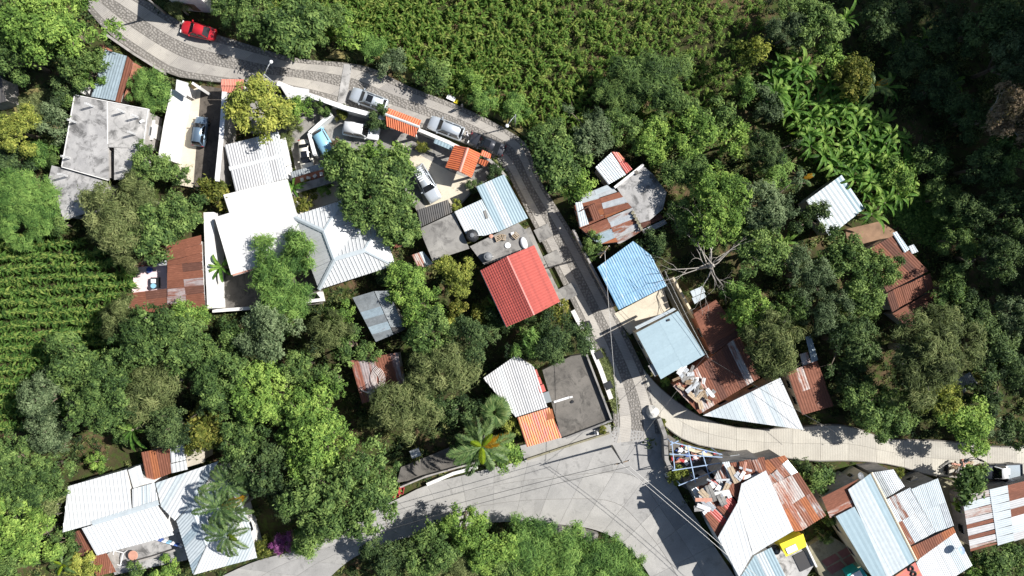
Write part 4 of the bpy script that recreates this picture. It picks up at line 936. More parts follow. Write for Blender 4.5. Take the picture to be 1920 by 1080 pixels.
for i in range(30):
    u = rnd.uniform(1310, 1400); v = 925 - (u - 1310) * .35 + rnd.uniform(-18, 30)
    c = P(u, v, 5.4); L = rnd.uniform(.6, 2.4); mb = MB(); mb.box((0, 0, 0), (L, rnd.uniform(.2, .8), .05)); mb.box((0, 0, .04), (L * .96, .05, .04))
    o = mb.build('metal_scrap', rnd.choice(['white_paint', 'white_roof', 'pale_concrete', 'steel', 'terracotta', 'white_wall', 'pale_wood', 'grey_concrete']), None, False)
    o.location = (c.x, c.y, 5.55 + rnd.uniform(0, .3)); o.rotation_euler = (rnd.uniform(-.12, .12), rnd.uniform(-.1, .1), rnd.choice([1.0, 1.1, -.5, .2, 2.2]) + rnd.uniform(-.3, .3)); tag(o, 'loose scrap panel on the patched roof above the shaded road', 'scrap panel', 'scrap panels on the patched roof')
h = house('long rust-streaked roof right of the tall white roof', 1490, 930)
sheetroof(h, [(1446, 909, 4.6), (1497, 885, 4.6), (1548, 966, 4.4), (1505, 994, 4.4), (1489, 996, 4.4)], (1, 2), .8, 'rust_streak:3,rust:1,orange_rust,rust_mix', wall='cream_wall', rows=2, jit=.03)
roof(h, [(1421, 868, 4.5), (1470, 853, 4.5), (1496, 884, 4.5), (1445, 908, 4.6)], (1, 2), .8, 'rust_mix:2,rust:2,orange_rust,zinc', rows=2, jit=.1); walls(h, [(1424, 868, 4.3), (1468, 856, 4.3), (1494, 884, 4.3), (1446, 905, 4.3)], 'block_wall', .15, doors=False)
h = house('large pale blue-white roof with rusty corner at lower right', 1640, 985)
sheetroof(h, [(1590, 918, 4.4), (1633, 887, 4.4), (1717, 1050, 4.2), (1664, 1085, 4.2), (1620, 985, 4.3)], (1, 2), 1.0, 'sky_sheet:1,pale_sheet:2', wall='cream_wall', pitch=.5, amp=.015)
sheetroof(h, [(1567, 968, 4.3), (1602, 950, 4.35), (1621, 985, 4.3), (1664, 1086, 4.2), (1638, 1086, 4.2)], (1, 2), 1.0, 'sky_sheet:1,pale_sheet:2', wall='cream_wall', pitch=.5, amp=.015)
sheetroof(h, [(1541, 933, 4.0), (1610, 897, 4.1), (1590, 919, 4.1), (1603, 950, 4.1), (1556, 971, 3.9)], (0, 1), .8, 'rust:4,rust_streak', wall='block_wall')
ridge(h, (1634, 886, 4.45), (1718, 1051, 4.25), 'cream_wall', .3)
h = house('grey ribbed zinc roof patched with rust next to the large pale roof', 1705, 960)
sheetroof(h, [(1634, 886, 4.0), (1675, 880, 4.0), (1696, 912, 3.9), (1661, 935, 3.9)], (0, 3), .8, 'dull_zinc:2,zinc', wall='block_wall', pitch=.2)
sheetroof(h, [(1658, 938, 4.1), (1706, 914, 4.2), (1753, 998, 4.0), (1702, 1025, 3.9)], (1, 2), .85, 'zinc:4,dull_zinc:2,rust_mix', wall='block_wall', pitch=.2, rows=2, jit=.02)
sheetroof(h, [(1708, 917, 4.25), (1758, 897, 4.2), (1788, 985, 4.0), (1754, 998, 4.0)], (1, 2), .85, 'pale_sheet:3,zinc:2', wall='block_wall', pitch=.2, rows=2, jit=.02)
sheetroof(h, [(1704, 1027, 3.8), (1787, 988, 3.9), (1792, 998, 3.9), (1716, 1053, 3.8)], (0, 3), .85, 'rust:3,orange_rust', wall='block_wall')
h = house('white ribbed roof at the bottom edge with a satellite dish', 1770, 1040)
sheetroof(h, [(1718, 1055, 3.7), (1750, 1012, 3.8), (1791, 998, 3.8), (1823, 1060, 3.6), (1786, 1084, 3.6), (1730, 1090, 3.6)], (2, 3), .9, 'white_sheet:2,pale_sheet', wall='block_wall', pitch=.25)
h = house('striped white and rust-red roof at the right edge', 1870, 970)
for j, (v0, v1, ms) in enumerate(((0, 13, 'rust_streak'), (13, 28, 'pale_sheet'), (28, 43, 'rust_streak'), (43, 54, 'grey_white'), (54, 62, 'rust'), (62, 75, 'grey_white'), (75, 83, 'rust'), (83, 94, 'grey_white'), (94, 99, 'rust_streak'), (99, 104, 'rust'))):
    roof(h, [(1804 + v0 * .15, 930 + v0, 3.4), (1855 + v0 * .15, 918 + v0, 3.5), (1855 + v1 * .15, 918 + v1, 3.5), (1804 + v1 * .15, 930 + v1, 3.4)], (0, 1), 3, ms, pitch=.25)
for j in range(7):
    v0, v1 = j * 15, j * 15 + 15
    roof(h, [(1855 + v0 * .15, 918 + v0, 3.55), (1889 + v0 * .12, 910 + v0, 3.6), (1889 + v1 * .12, 910 + v1, 3.6), (1855 + v1 * .15, 918 + v1, 3.55)], (0, 1), 3, 'pale_sheet', pitch=.25)
for j, ms in enumerate(('rust', 'rust', 'grey_white', 'rust', 'white_sheet', 'pale_sheet', 'grey_white')):
    v0, v1 = j * 15, j * 15 + 15
    roof(h, [(1889 + v0 * .12, 910 + v0, 3.6), (1960, 892 + v0, 3.6), (1960, 892 + v1, 3.6), (1889 + v1 * .12, 910 + v1, 3.6)], (0, 1), 3, ms, pitch=.25)
walls(h, [(1808, 932, 3.3), (1955, 897, 3.4), (1955, 998, 3.4), (1822, 1030, 3.3)], 'block_wall', .2)
# rooftop terrace with yellow box
h = house('small terrace with a yellow block, tank and dark hatch among the roofs', 1485, 1045, 'terrace_house')
slab(h, [(1444, 1030), (1500, 1002), (1526, 1060), (1510, 1084), (1474, 1090)], 3.6, .3, 'pale_concrete', wall='white_wall', doors=False)
parapet(h, [(1444, 1030), (1474, 1088)], 3.6, .5, .2, 'white_wall'); parapet(h, [(1505, 1012), (1528, 1060)], 3.6, .5, .2, 'white_wall')
slab(h, [(1462, 1020), (1506, 1001), (1513, 1024), (1474, 1044)], 5.4, .2, 'yellow_paint', name='stair_roof', wall='yellow_paint', doors=False, inset=.1)
c = P(1484, 1029, 5.4); mb = MB(); mb.box((c.x, c.y, 5.46), (1.3, .75, .1), .45); mb.build('skylight', 'white_paint', h)
c = P(1504, 1052, 3.65); mb = MB(); mb.box((c.x, c.y, 3.66), (1.5, 2.1, .1), .45); mb.build('hatch_cover', 'dark_sheet', h)
tank('black water tank beside the yellow block', 1457, 1034, 3.6, .5, .9)
h = house('red-tiled patio floor with a grey edge below the yellow block', 1570, 1040, 'patio_block', 'patio')
slab(h, [(1516, 1024), (1552, 1002), (1592, 1026), (1622, 1060), (1560, 1090), (1536, 1078)], .5, 1.1, 'olive_concrete', name='patio_slab'); excl([(1516, 1024), (1552, 1002), (1622, 1060), (1560, 1090)])
for k in range(4):
    u0, v0 = 1540 + (k % 2) * 30 + (k // 2) * 10, 1052 - (k % 2) * 16 + (k // 2) * 14; q = [(u0, v0), (u0 + 26, v0 - 14), (u0 + 36, v0 - 4), (u0 + 10, v0 + 11)]; pxprism('floor_panel', q, .53, .45, 'red_floor', h)
h = house('teal and white box roof at the bottom edge beside the red patio', 1612, 1080, 'lean_to', 'shed')
slab(h, [(1588, 1078), (1616, 1064), (1632, 1090), (1600, 1100)], 2.6, .2, 'teal_paint', wall='teal_paint', doors=False); c = P(1606, 1080, 2.6); mb = MB(); mb.box((c.x, c.y, 2.66), (1.3, .9, .12), .5); mb.build('panel', 'white_paint', h)
dish('grey satellite dish on the rusty corner of the large pale roof', 1613, 893, 4.15); dish('blue-grey satellite dish on the white roof at the bottom edge', 1801, 1032, 3.75, .5, 'blue_beam')
# timber buttress beams in the passage
for i, (u, v) in enumerate(((1787, 906), (1792, 932), (1796, 950), (1800, 970), (1806, 992), (1812, 1018))):
    A, B = P(u - 10, v - 6, .4), P(u + 12, v + 6, .4); d = B - A; mb = MB(); mb.box((0, 0, .38), (d.length, .25, .2)); mb.box((-d.length * .4, 0, .0), (.22, .25, .74)); mb.box((d.length * .4, 0, .0), (.22, .25, .74)); o = mb.build('concrete_brace', 'cream_wall', None, False); o.location = ((A.x + B.x) / 2, (A.y + B.y) / 2, .2); o.rotation_euler = (0, 0, math.atan2(d.y, d.x))
    tag(o, ['topmost', 'second', 'third', 'fourth', 'fifth', 'lowest'][i] + ' short concrete brace across the passage by the striped roof', 'brace', 'concrete braces in the passage')
# blue beam pergola over the junk yard at the tip
c = P(1300, 860, 0); t = thing('pergola', 'open frame of pale blue beams over the junk yard at the lane tip', 'pergola', (c.x, c.y, GZ))
pz = 3.6
for a, b in (((1256, 828), (1354, 852)), ((1255, 851), (1354, 857)), ((1260, 882), (1350, 868)), ((1272, 910), (1348, 880)), ((1259, 826), (1265, 880)), ((1289, 836), (1304, 905)), ((1316, 846), (1333, 904)), ((1272, 826), (1256, 834))):
    A, B = P(*a, pz), P(*b, pz); mb = MB(); d = B - A; mb.box(((A.x + B.x) / 2, (A.y + B.y) / 2, pz + rnd.uniform(-.05, .05)), (d.length, .1, .12), math.atan2(d.y, d.x)); mb.build('beam', 'blue_beam', t)
for u, v in ((1258, 829), (1264, 880), (1275, 908), (1350, 853), (1345, 880), (1304, 900)):
    A = P(u, v, pz); mb = MB(); mb.box((A.x, A.y, pz / 2 - .3), (.1, .1, pz + .5)); mb.build('post', 'blue_beam', t)
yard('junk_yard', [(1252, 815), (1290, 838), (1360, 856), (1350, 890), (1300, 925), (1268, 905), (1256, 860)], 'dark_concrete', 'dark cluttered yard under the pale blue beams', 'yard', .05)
for i in range(46):
    a_ = rnd.random(); u = 1262 + 80 * a_ + rnd.uniform(-4, 4); v = rnd.uniform(832 + 20 * a_, 862 + 8 * a_) if rnd.random() < .6 or u > 1300 else rnd.uniform(840, 880)
    c = P(u, v, .5); s = rnd.uniform(.25, .8); mb = MB(); mb.box((0, 0, s * .25), (s, s * rnd.uniform(.4, .9), s * .5)); mb.box((0, 0, s * .52), (s * .8, s * .3, .06))
    o = mb.build('junk_piece', rnd.choice(['white_paint', 'red_cloth', 'terracotta', 'wood', 'white_cloth', 'steel', 'blue_cloth', 'pale_wood', 'pink_floor']), None, False); o.location = (c.x, c.y, .052 + rnd.uniform(0, .02)); o.rotation_euler = (0, 0, rnd.uniform(0, 3)); tag(o, 'piece of junk under the pale blue beams', 'junk', 'junk under the pergola')

h = house('white house corner at the top edge above the red car', 340, -20)
slab(h, [(296, -70), (386, -50), (372, -6), (292, -14)], 5.0, .3, 'white_roof', wall='white_wall')
# ---------------------------------------------------------------- foliage generators
def unit(a): return a / np.maximum(1e-9, np.linalg.norm(a, axis=-1, keepdims=True))
def leaf_quads(p, nrm, L, asp, rs, droop=.25):
    N = len(p); r = unit(rs.normal(size=(N, 3))); t = unit(np.cross(nrm, r)); b = np.cross(nrm, t)
    L = L[:, None]; W = L * asp
    dz = np.zeros((N, 3)); dz[:, 2] = -(L[:, 0] * droop)
    return np.stack([p - t * L, p + b * W - t * L * .1, p + t * L + dz, p - b * W - t * L * .1], 1)
def crown_arrays(R, Hc, nl, nleaf, size, seed, asp=.42, style='round', tuft=.42, per=26):
    "lobes -> tufts -> leaves: uneven outline, gaps between tufts"
    rs = np.random.RandomState(seed)
    ph = rs.uniform(0, 2 * np.pi, nl); q = rs.uniform(0, 1, nl) ** .55
    out = 1 + .20 * np.sin(2 * ph + rs.uniform(0, 6)) + .16 * np.sin(3 * ph + rs.uniform(0, 6)) + .12 * np.sin(5 * ph + rs.uniform(0, 6))
    rad = q * R * .80 * out
    cz = Hc * (.55 * np.sqrt(np.maximum(0, 1 - (q * .92) ** 2)) + rs.uniform(-.34, .12, nl))
    C = np.stack([np.cos(ph) * rad, np.sin(ph) * rad, cz], 1)
    rl = R * rs.uniform(.13, .27, nl) * (1.1 - .3 * q)
    nt = max(12, nleaf // per); kl = rs.choice(nl, nt, p=rl ** 2 / (rl ** 2).sum())
    d = unit(rs.normal(size=(nt, 3)) + np.array([0, 0, .55])); d[:, 2] = np.where(d[:, 2] < -.25, -d[:, 2], d[:, 2])
    tc = C[kl] + d * (rl[kl] * rs.uniform(.65, 1.15, nt))[:, None] * np.array([1.1, 1.1, .8])
    rt = tuft * rs.uniform(.5, 1.25, nt)
    lt = rs.uniform(.1, .7, nl); tt = np.clip(lt[kl] * .6 + rs.uniform(0, .4, nt), 0, 1)
    k = rs.randint(0, nt, nleaf); e = rs.normal(size=(nleaf, 3)) * np.array([.52, .52, .36])
    p = tc[k] + e * rt[k][:, None]
    n = unit(d[k] * .45 + np.array([0, 0, .6]) + e * .45 + rs.normal(size=(nleaf, 3)) * .38)
    L = size * rs.uniform(.55, 1.4, nleaf)
    tone = np.clip((tt[k] - .4) * 1.25 + .42 + rs.uniform(-.2, .26, nleaf), 0, 1)
    return leaf_quads(p, n, L, asp, rs), tone, C, rl
def trunk_mb(R, hc, C, seed, thick=.05, nlimb=7, mat='bark'):
    rs = random.Random(seed); mb = MB(); r0 = R * thick + .07
    mb.tube([(0, 0, -.3), (.02 * R, 0, hc * .35), (0, .02 * R, hc * .7), (0, 0, hc)], [r0 * 1.25, r0, r0 * .8, r0 * .5], 7)
    idx = list(range(len(C))); rs.shuffle(idx)
    for i in idx[:nlimb]:
        e = Vector(C[i]) + Vector((0, 0, hc)); s = Vector((0, 0, hc * rs.uniform(.45, .8)))
        m1 = s.lerp(e, .5) + Vector((0, 0, .12 * R)); mb.tube([s, m1, e], [r0 * .5, r0 * .33, r0 * .1], 5)
        for _ in range(2):
            e2 = e + Vector((rs.uniform(-1, 1), rs.uniform(-1, 1), rs.uniform(-.2, .6))) * R * .22; mb.tube([m1.lerp(e, .6), e2], [r0 * .2, r0 * .06], 4)
    return mb
PROTO = {}
def proto(cls, style, var):
    key = (cls, style, var)
    if key in PROTO: return PROTO[key]
    R, nl, nf, sz = {'S': (2.0, 12, 2700, .145), 'M': (3.6, 30, 8600, .155), 'L': (5.6, 60, 19000, .17)}[cls]
    seed = hash_(cls + style) + var * 101
    if style == 'feather': V, T, C, rl = crown_arrays(R, R * .85, int(nl * 1.2), int(nf * 1.25), sz * 1.7, seed, .13, tuft=.5, per=22)
    elif style == 'fine': V, T, C, rl = crown_arrays(R, R * .95, int(nl * 1.2), int(nf * 1.4), sz * .72, seed, .45, tuft=.36, per=30)
    elif style == 'big': V, T, C, rl = crown_arrays(R, R * .8, int(nl * 1.1), int(nf * .75), sz * 1.45, seed, .40, tuft=.5, per=14)
    else: V, T, C, rl = crown_arrays(R, R * .9, nl, nf, sz, seed)
    hc = 1.15 * R
    V = V + np.array([0, 0, hc])
    cm = quads_mesh('crown', V, T, 'leaf_G')
    mb = trunk_mb(R, hc, C, seed); tm = mesh_of('trunk', mb.v, mb.f, 'bark', None, True)
    PROTO[key] = (R, hc, cm, tm, V, T); return PROTO[key]
def hash_(s): return sum((i + 3) * ord(c) for i, c in enumerate(s)) % 9973
TREES = []
def override(o, mat):
    o.material_slots[0].link = 'OBJECT'; o.material_slots[0].material = M[mat]
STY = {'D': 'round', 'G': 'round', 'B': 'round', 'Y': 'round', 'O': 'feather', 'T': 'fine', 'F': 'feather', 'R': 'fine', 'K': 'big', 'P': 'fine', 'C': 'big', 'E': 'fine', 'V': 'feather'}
LMAT = {'C': 'G', 'E': 'D', 'V': 'G'}
def tree(u, v, r, sp, ht, label, name=None, cat=None, group=None):
    rm = r / PXM * (H - ht * .6) / H
    cls = 'S' if rm < 2.4 else ('M' if rm < 4.3 else 'L'); var = (int(u * 7 + v * 3) % 3)
    R, hc, cm, tm, _, _ = proto(cls, STY[sp], var)
    s = rm / R * 1.06; sz = ht * .62 / hc
    c = P(u, v, ht * .66)
    nm = name or ('shrub' if ht < 4 else 'tree'); ct = cat or nm
    t = thing(nm, label, ct, (c.x, c.y, GZ + float(hill(np.array(c.x), np.array(c.y)))), rnd.uniform(0, 6.28), group, (s, s, max(sz, s * .5)))
    o = obj('crown', cm, t); override(o, 'leaf_' + LMAT.get(sp, sp))
    o2 = obj('trunk', tm, t)
    if sp in 'OR': override(o2, 'pale_bark')
    TREES.append((c.x, c.y, rm)); return t

TREE_DATA = """
95 40 98 B 10|huge bright green tree filling the top left corner
30 105 52 G 8|mid green tree at the left edge above the dark roof corner
150 118 48 G 7|green tree between the huge top left tree and the blue-grey shed
172 140 24 B 5|small bright tree touching the left side of the blue-grey shed
120 160 34 D 5|dark bush at the upper edge of the dry lawn
30 245 50 Y 6|yellow-green tree at the left edge above the big rounded bush
100 226 36 T 5|grey-green tree left of the grey concrete house
128 188 22 G 4|small green tree at the corner of the grey concrete house
75 285 28 F 3|spiky bright shrub left of the grey concrete annex
20 305 36 D 4|dark shrub at the left edge below the yellow-green tree
98 302 16 G 3|small shrub beside the annex corner of the grey concrete house
42 378 76 F 5|big rounded feathery bright bush at the left edge above the corn rows
110 420 26 G 4|green shrub between the rounded bush and the corn rows
284 312 44 G 6|green tree overhanging the grey concrete roof's right edge
255 372 46 O 7|olive wispy tree below the grey concrete roof
215 420 62 O 8|large olive feathery tree with pale branches above the corn rows
338 402 50 G 7|dark glossy green tree left of the narrow white yard wall
290 440 56 C 7|green broad-leaved tree overhanging the rusty courtyard roof
240 470 38 O 6|ragged olive tree at the corner of the rusty courtyard roof
403 360 29 K 4|small yellowish-brown tree at the corner of the flat white roof
268 148 26 F 3.4|tall reedy clump right of the blue-grey shed
294 168 28 F 3.4|reedy clump beside the white driveway ledge
280 196 26 F 3|reedy clump above the grey concrete house's porch slab
262 172 22 F 3|reedy clump touching the blue-grey shed roof
330 325 24 G 4|small green tree at the lower end of the walkway
425 6 38 G 5|green hedge tree above the red car
335 12 20 O 3|pale brownish shrub left of the red car
478 28 50 G 6|green tree right of the red car
545 58 62 C 7|large leafy green tree overhanging the street right of the red car
600 38 44 G 5|green tree at the lower left corner of the upper corn field
655 60 34 B 4|bright green shrub on the edge of the upper corn field
735 116 30 T 4|grey-green shrub beside the street opposite the first silver car
700 88 32 F 3|feathery green shrub on the street bank above the cobbled strip
818 142 36 G 4|rounded green shrub on the bank above the clay tile porch
905 185 26 F 3|spiky green shrub beside the street lamp
968 200 26 F 3|spiky green tuft behind the street lamp
880 150 24 B 3|bright shrub on the corn field edge above the second silver car
490 205 66 Y 8|bright yellow-green tree in the yard behind the street wall
560 202 26 B 5|small bright tree right of the yellow-green yard tree
606 203 18 G 3|small leafy shrub behind the white street wall
640 212 14 K 2|low shrub at the foot of the white street wall
708 222 26 D 4|dark bush left of the orange tile porch
534 262 18 O 3|wispy olive shrub above the striped grey-white roof
548 230 18 O 4|pale feathery shrub below the yellow-green yard tree
662 318 52 C 8|round tree with reddish tips in the middle of the yard
715 355 72 C 8|big round green tree between the hipped roof and the silver car
740 425 42 C 7|green tree above the right corner of the white hipped roof
700 292 30 B 7|bright crown of the yard tree below the white van
745 300 34 B 6|bright green crown beside the sunny apron
634 276 16 R 4|brownish bush beside the sky blue car
888 348 16 D 2|dark shrub beside the clay tile gable porch
790 275 12 K 2|potted yellow-green shrub by the sunny apron
930 325 20 D 3|dark bush in the corner above the pale zinc roof
855 385 12 Y 2|small yellow-green plant beside the dark awning
575 358 20 K 2|yellowish shrub in the bed below the dark-roofed shelter
605 352 16 B 2|bright plant in the bed below the dark-roofed shelter
566 380 18 K 3|reddish-yellow shrub in the pale back yard
525 520 66 F 7|large feathery bright green tree over the sunken terrace
565 462 36 F 7|feathery green branches reaching over the white hipped roof
545 570 44 F 6|feathery bright tree at the bottom wall of the sunken terrace
855 512 38 Y 6|yellow-topped round tree left of the red tiled roof
760 535 46 B 6|bright green tree right of the white hipped roof
790 575 48 B 6|bright leafy tree right of the grey-blue shed
720 505 28 D 4|dark shrub below the corner of the white hipped roof
640 585 26 B 4|bright shrub left of the grey-blue shed
655 650 36 G 5|green bushy tree between the two metal sheds
690 660 24 G 4|green shrub just above the purple-brown shed
720 470 16 G 3|small shrub between hipped roof and brown slab roof
775 510 20 G 3|green shrub left of the pink and white lean-to
228 602 46 O 8|olive-yellow feathery tree at the corner of the corn rows and rust roof
295 640 76 G 10|large green tree below the rusty courtyard roof
355 600 44 B 7|bright green tree touching the lower edge of the rusty roof
150 690 64 G 9|wide green tree leaning over the corn rows
90 745 52 T 9|grey-green tree at the lower corner of the corn rows
205 735 72 G 10|large green tree in the middle of the left wood
290 725 58 O 9|olive tree with pale bare branches in the left wood
105 805 52 T 8|bluish tree above the lower left white roofs
375 660 56 G 9|green tree in the middle of the left wood below the sunken terrace
425 720 70 G 10|large mid green tree in the centre of the left wood
330 800 54 E 8|dark bluish tree just above the rusty lean-to
385 805 46 K 7|yellow-flecked ragged tree above the lower left hipped roof
455 640 48 G 8|green tree below the sunken terrace wall
515 625 66 T 10|big grey-green tree in the wood below the feathery tree
560 690 40 G 8|green tree left of the wispy conifer-like tree
615 620 42 O 8|wispy olive conifer-like tree left of the grey-blue shed
500 740 72 B 10|large bright green tree in the left wood
585 785 74 B 10|brilliant green tree left of the purple-brown shed
620 715 34 G 6|green tree touching the left side of the purple-brown shed
600 830 66 B 10|bright green crown above the giant roadside tree
655 920 100 G 12|giant dense green tree beside the paved road
600 985 50 G 9|green lower crown of the roadside trees at the bottom
490 880 62 D 9|dark tree between the lower left palms and the giant tree
455 820 48 G 8|green tree above the palms at lower left
540 930 46 E 9|very dark tree left of the giant roadside tree
572 1020 28 F 5|feathery green roadside shrub at the bottom
500 1030 22 K 3|reddish-green shrub at the corner of the lower left hipped roof
532 1018 24 P 4|purple bougainvillea beside the road at the bottom
55 890 76 G 8|large green tree at the left edge beside the lower left roofs
25 950 58 B 8|bright tree at the left edge left of the white roofs
60 1010 58 B 7|bright yellowish-green tree in the bottom left corner
15 1060 50 G 7|green tree cut by the bottom left corner
100 940 30 O 6|bare-twigged grey tree left of the broad white roof
120 1020 30 G 4|green shrub left of the lower rust roof
150 1062 32 Y 4|yellow-green shrub at the bottom beside the rusty lean-to roof
195 905 0 G 0|skip
250 1075 22 G 3|green shrub at the bottom below the washing yard
310 1068 26 B 3|bright shrub below the washing yard wall
225 812 24 G 4|green shrub above the broad white roof
180 870 20 B 3|small bright shrub above the broad white roof's left end
845 690 60 O 8|dense olive tree in the middle left of the ribbed roof
760 770 62 O 8|olive fine-leaved tree below the purple-brown shed
808 625 52 G 7|green tree right of the grey-blue shed
890 640 56 E 7|dark fine-leaved tree below the red tiled roof's left corner
940 600 26 D 4|dark shrub under the corner of the red tiled roof
905 585 20 K 3|yellow croton shrub left of the red tiled roof
860 580 18 K 3|small yellow shrub left of the croton
840 600 14 Y 2|tiny yellow plant in the dark garden left of the croton
1048 630 58 E 7|dark dense tree between the red tiled roof and the dark patio
1000 640 36 F 6|spiky yucca-like tree below the red tiled roof
1055 585 22 K 3|yellowish shrub at the lower right corner of the red tiled roof
985 605 20 D 3|dark shrub at the lower edge of the red tiled roof
815 760 34 D 6|dark tree left of the fan palm
870 770 34 D 6|dark tree right of the olive fine-leaved tree
960 800 22 Y 3|yellow-green shrub left of the red ribbed porch
950 850 34 B 4|bright green shrub right of the royal palm
890 830 40 G 4|green thicket under the royal palm
1128 805 10 K 1.6|small mixed flower shrub in the pavement corner
1048 300 58 C 6|leafy glossy tree at the street bend
1085 350 34 B 6|bright-tipped tree beside the street above the scrap roof
1030 255 40 G 5|green shrub tree on the bank above the street bend
1110 245 52 T 6|grey-green tree below the upper corn field
1165 240 40 G 6|green tree behind the ruined house
1215 150 66 V 6|loose feathery tree in the right part of the upper corn field
1165 170 46 V 5|thin twiggy tree in the upper corn field
1260 190 44 G 6|green tree at the right edge of the loose feathery tree
1225 262 44 B 6|green tree above the ruined house's concrete roof
1300 255 52 B 7|green tree right of the upper corn field's lower end
1290 320 48 G 7|green tree right of the ruined house
1345 380 70 B 9|large green tree right of the ruined concrete roof
1440 385 62 T 9|grey-green tree left of the pale blue-white shed
1285 405 40 G 6|green tree above the bare grey tree
1405 440 44 G 7|green tree behind the bare grey tree
1430 470 56 G 8|green tree in the middle of the right wood
1440 285 44 E 7|dark fine-leaved tree left of the banana grove
1460 322 32 F 4|bright grassy bamboo clump left of the pale shed
1395 165 24 F 5|bright grassy tree at the edge of the upper corn field
1412 100 30 Y 7|tall bright yellow-green tree at the top of the right wood
1345 215 36 G 6|green tree between corn field and banana grove
1380 260 36 B 6|bright green tree left of the dark fine-leaved tree
1110 456 22 G 4|green bush on the street bank beside the scrap roof
1226 458 30 D 5|dark leafy bush at the top corner of the blue roof
1523 410 36 E 6|dark round tree overlapping the pale blue-white shed
1580 480 52 G 8|green tree below the pale blue-white shed
1510 515 50 T 8|grey-green tree in the right wood above the olive tree
1655 505 40 G 7|green tree left of the dark brown rusty roofs
1610 560 52 G 8|leafy green tree left of the lower brown roof
1540 580 50 T 8|bluish tree in the right wood
1450 645 58 O 9|olive-yellow tree right of the rusty strewn roof
1405 585 46 B 7|bright yellow-green tree beside the alley
1385 545 30 F 4|spiky green tree below the bare grey tree
1590 640 58 E 9|dark dense tree behind the reddish rust roof
1480 580 40 G 7|green tree left of the bluish tree
1740 660 92 O 11|big olive-green tree at lower right
1630 755 56 G 7|green tree above the pale lane
1600 705 40 D 6|dark tree between the rust roof and the big tree
1680 780 46 G 6|green tree overhanging the pale lane
1812 790 56 B 7|bright green tree overhanging the lane at right
1760 745 44 Y 8|yellow-green lower crown of the big olive-green tree
1870 805 30 T 5|grey-green tree at the right end of the lane
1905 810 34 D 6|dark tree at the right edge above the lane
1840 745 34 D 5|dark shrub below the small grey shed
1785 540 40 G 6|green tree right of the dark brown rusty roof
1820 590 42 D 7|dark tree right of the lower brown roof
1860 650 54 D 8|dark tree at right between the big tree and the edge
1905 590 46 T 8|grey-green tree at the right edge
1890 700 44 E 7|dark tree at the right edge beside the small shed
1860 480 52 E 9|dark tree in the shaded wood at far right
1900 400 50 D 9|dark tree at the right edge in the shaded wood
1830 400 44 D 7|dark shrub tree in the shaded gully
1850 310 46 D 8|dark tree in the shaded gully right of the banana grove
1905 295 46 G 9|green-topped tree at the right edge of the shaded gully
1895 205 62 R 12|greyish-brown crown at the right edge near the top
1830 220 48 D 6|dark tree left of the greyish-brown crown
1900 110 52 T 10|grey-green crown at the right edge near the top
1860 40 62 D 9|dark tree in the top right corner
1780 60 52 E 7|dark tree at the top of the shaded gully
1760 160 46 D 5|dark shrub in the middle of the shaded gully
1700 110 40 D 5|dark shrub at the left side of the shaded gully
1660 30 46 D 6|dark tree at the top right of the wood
1540 50 52 G 7|green tree at the top between corn field and gully
1480 60 40 T 6|grey-green shrub at the top right of the corn field
1500 15 40 G 6|green shrub at the top edge
1598 140 40 K 7|yellow-brown fading tree at the left of the shaded gully
1560 110 34 B 5|bright shrub beside the yellow-brown fading tree
1440 195 36 T 5|grey shrub at the left edge of the banana grove
1690 330 36 B 5|bright shrub on the right of the banana grove
1750 300 36 G 5|green shrub right of the banana grove
1770 370 38 G 5|green shrub beside the squash plot
1800 450 40 G 6|green shrub below the squash plot
1535 898 34 G 5|green bush between the lane and the rust-streaked roof
1505 880 22 D 4|dark bush touching the rusty roof's upper end
1250 716 10 B 1.4|small green weeds at the lower corner of the pale blue-grey roof
1272 742 9 G 1.2|small green weeds beside the scrap heap on the lane
1296 762 8 B 1.2|small bright weeds near the tip of the white triangular roof
1243 792 8 K 1.2|small dry plant behind the pale boulder
1112 478 14 G 2.5|green weeds at the left corner of the blue roof
1558 972 16 G 4|spiky plant in the gap left of the large pale roof
1550 1010 14 D 3|dark plant beside the red patio
1690 888 10 Y 2|tiny yellow plant behind the grey ribbed roof
1822 902 36 C 5|broad-leaved green tree in front of the parked truck
1800 950 12 B 3|small bright plant in the passage
1885 1062 52 G 5|green thicket at the bottom right corner
1835 1078 34 B 4|bright shrub at the bottom right beside the white roof
1270 893 20 Y 3|yellow-green potted shrub at the pergola corner
868 985 46 B 7|bright tree inside the bend of the paved road
805 1040 58 G 7|green tree at the bottom inside the road bend
735 1045 48 D 6|dark green tree at the bottom below the giant tree
915 1035 54 B 6|bright green tree at the bottom middle
985 1030 56 F 5|feathery bright shrub mass inside the road bend
1060 1040 58 F 5|feathery green shrub in the middle of the bend planting
1130 1050 52 F 5|feathery green shrub at the right of the bend planting
1180 1068 40 F 4|feathery shrub at the right tip of the bend planting
950 1075 40 G 5|green shrub at the bottom edge of the bend planting
860 1070 40 O 5|olive shrub at the bottom edge inside the bend
1020 1075 40 B 5|bright shrub at the bottom edge of the bend planting
"""
for ln in TREE_DATA.strip().splitlines():
    a, lab = ln.split('|'); q = a.split(); 
    if lab == 'skip': continue
    tree(float(q[0]), float(q[1]), float(q[2]), q[3], float(q[4]), lab)
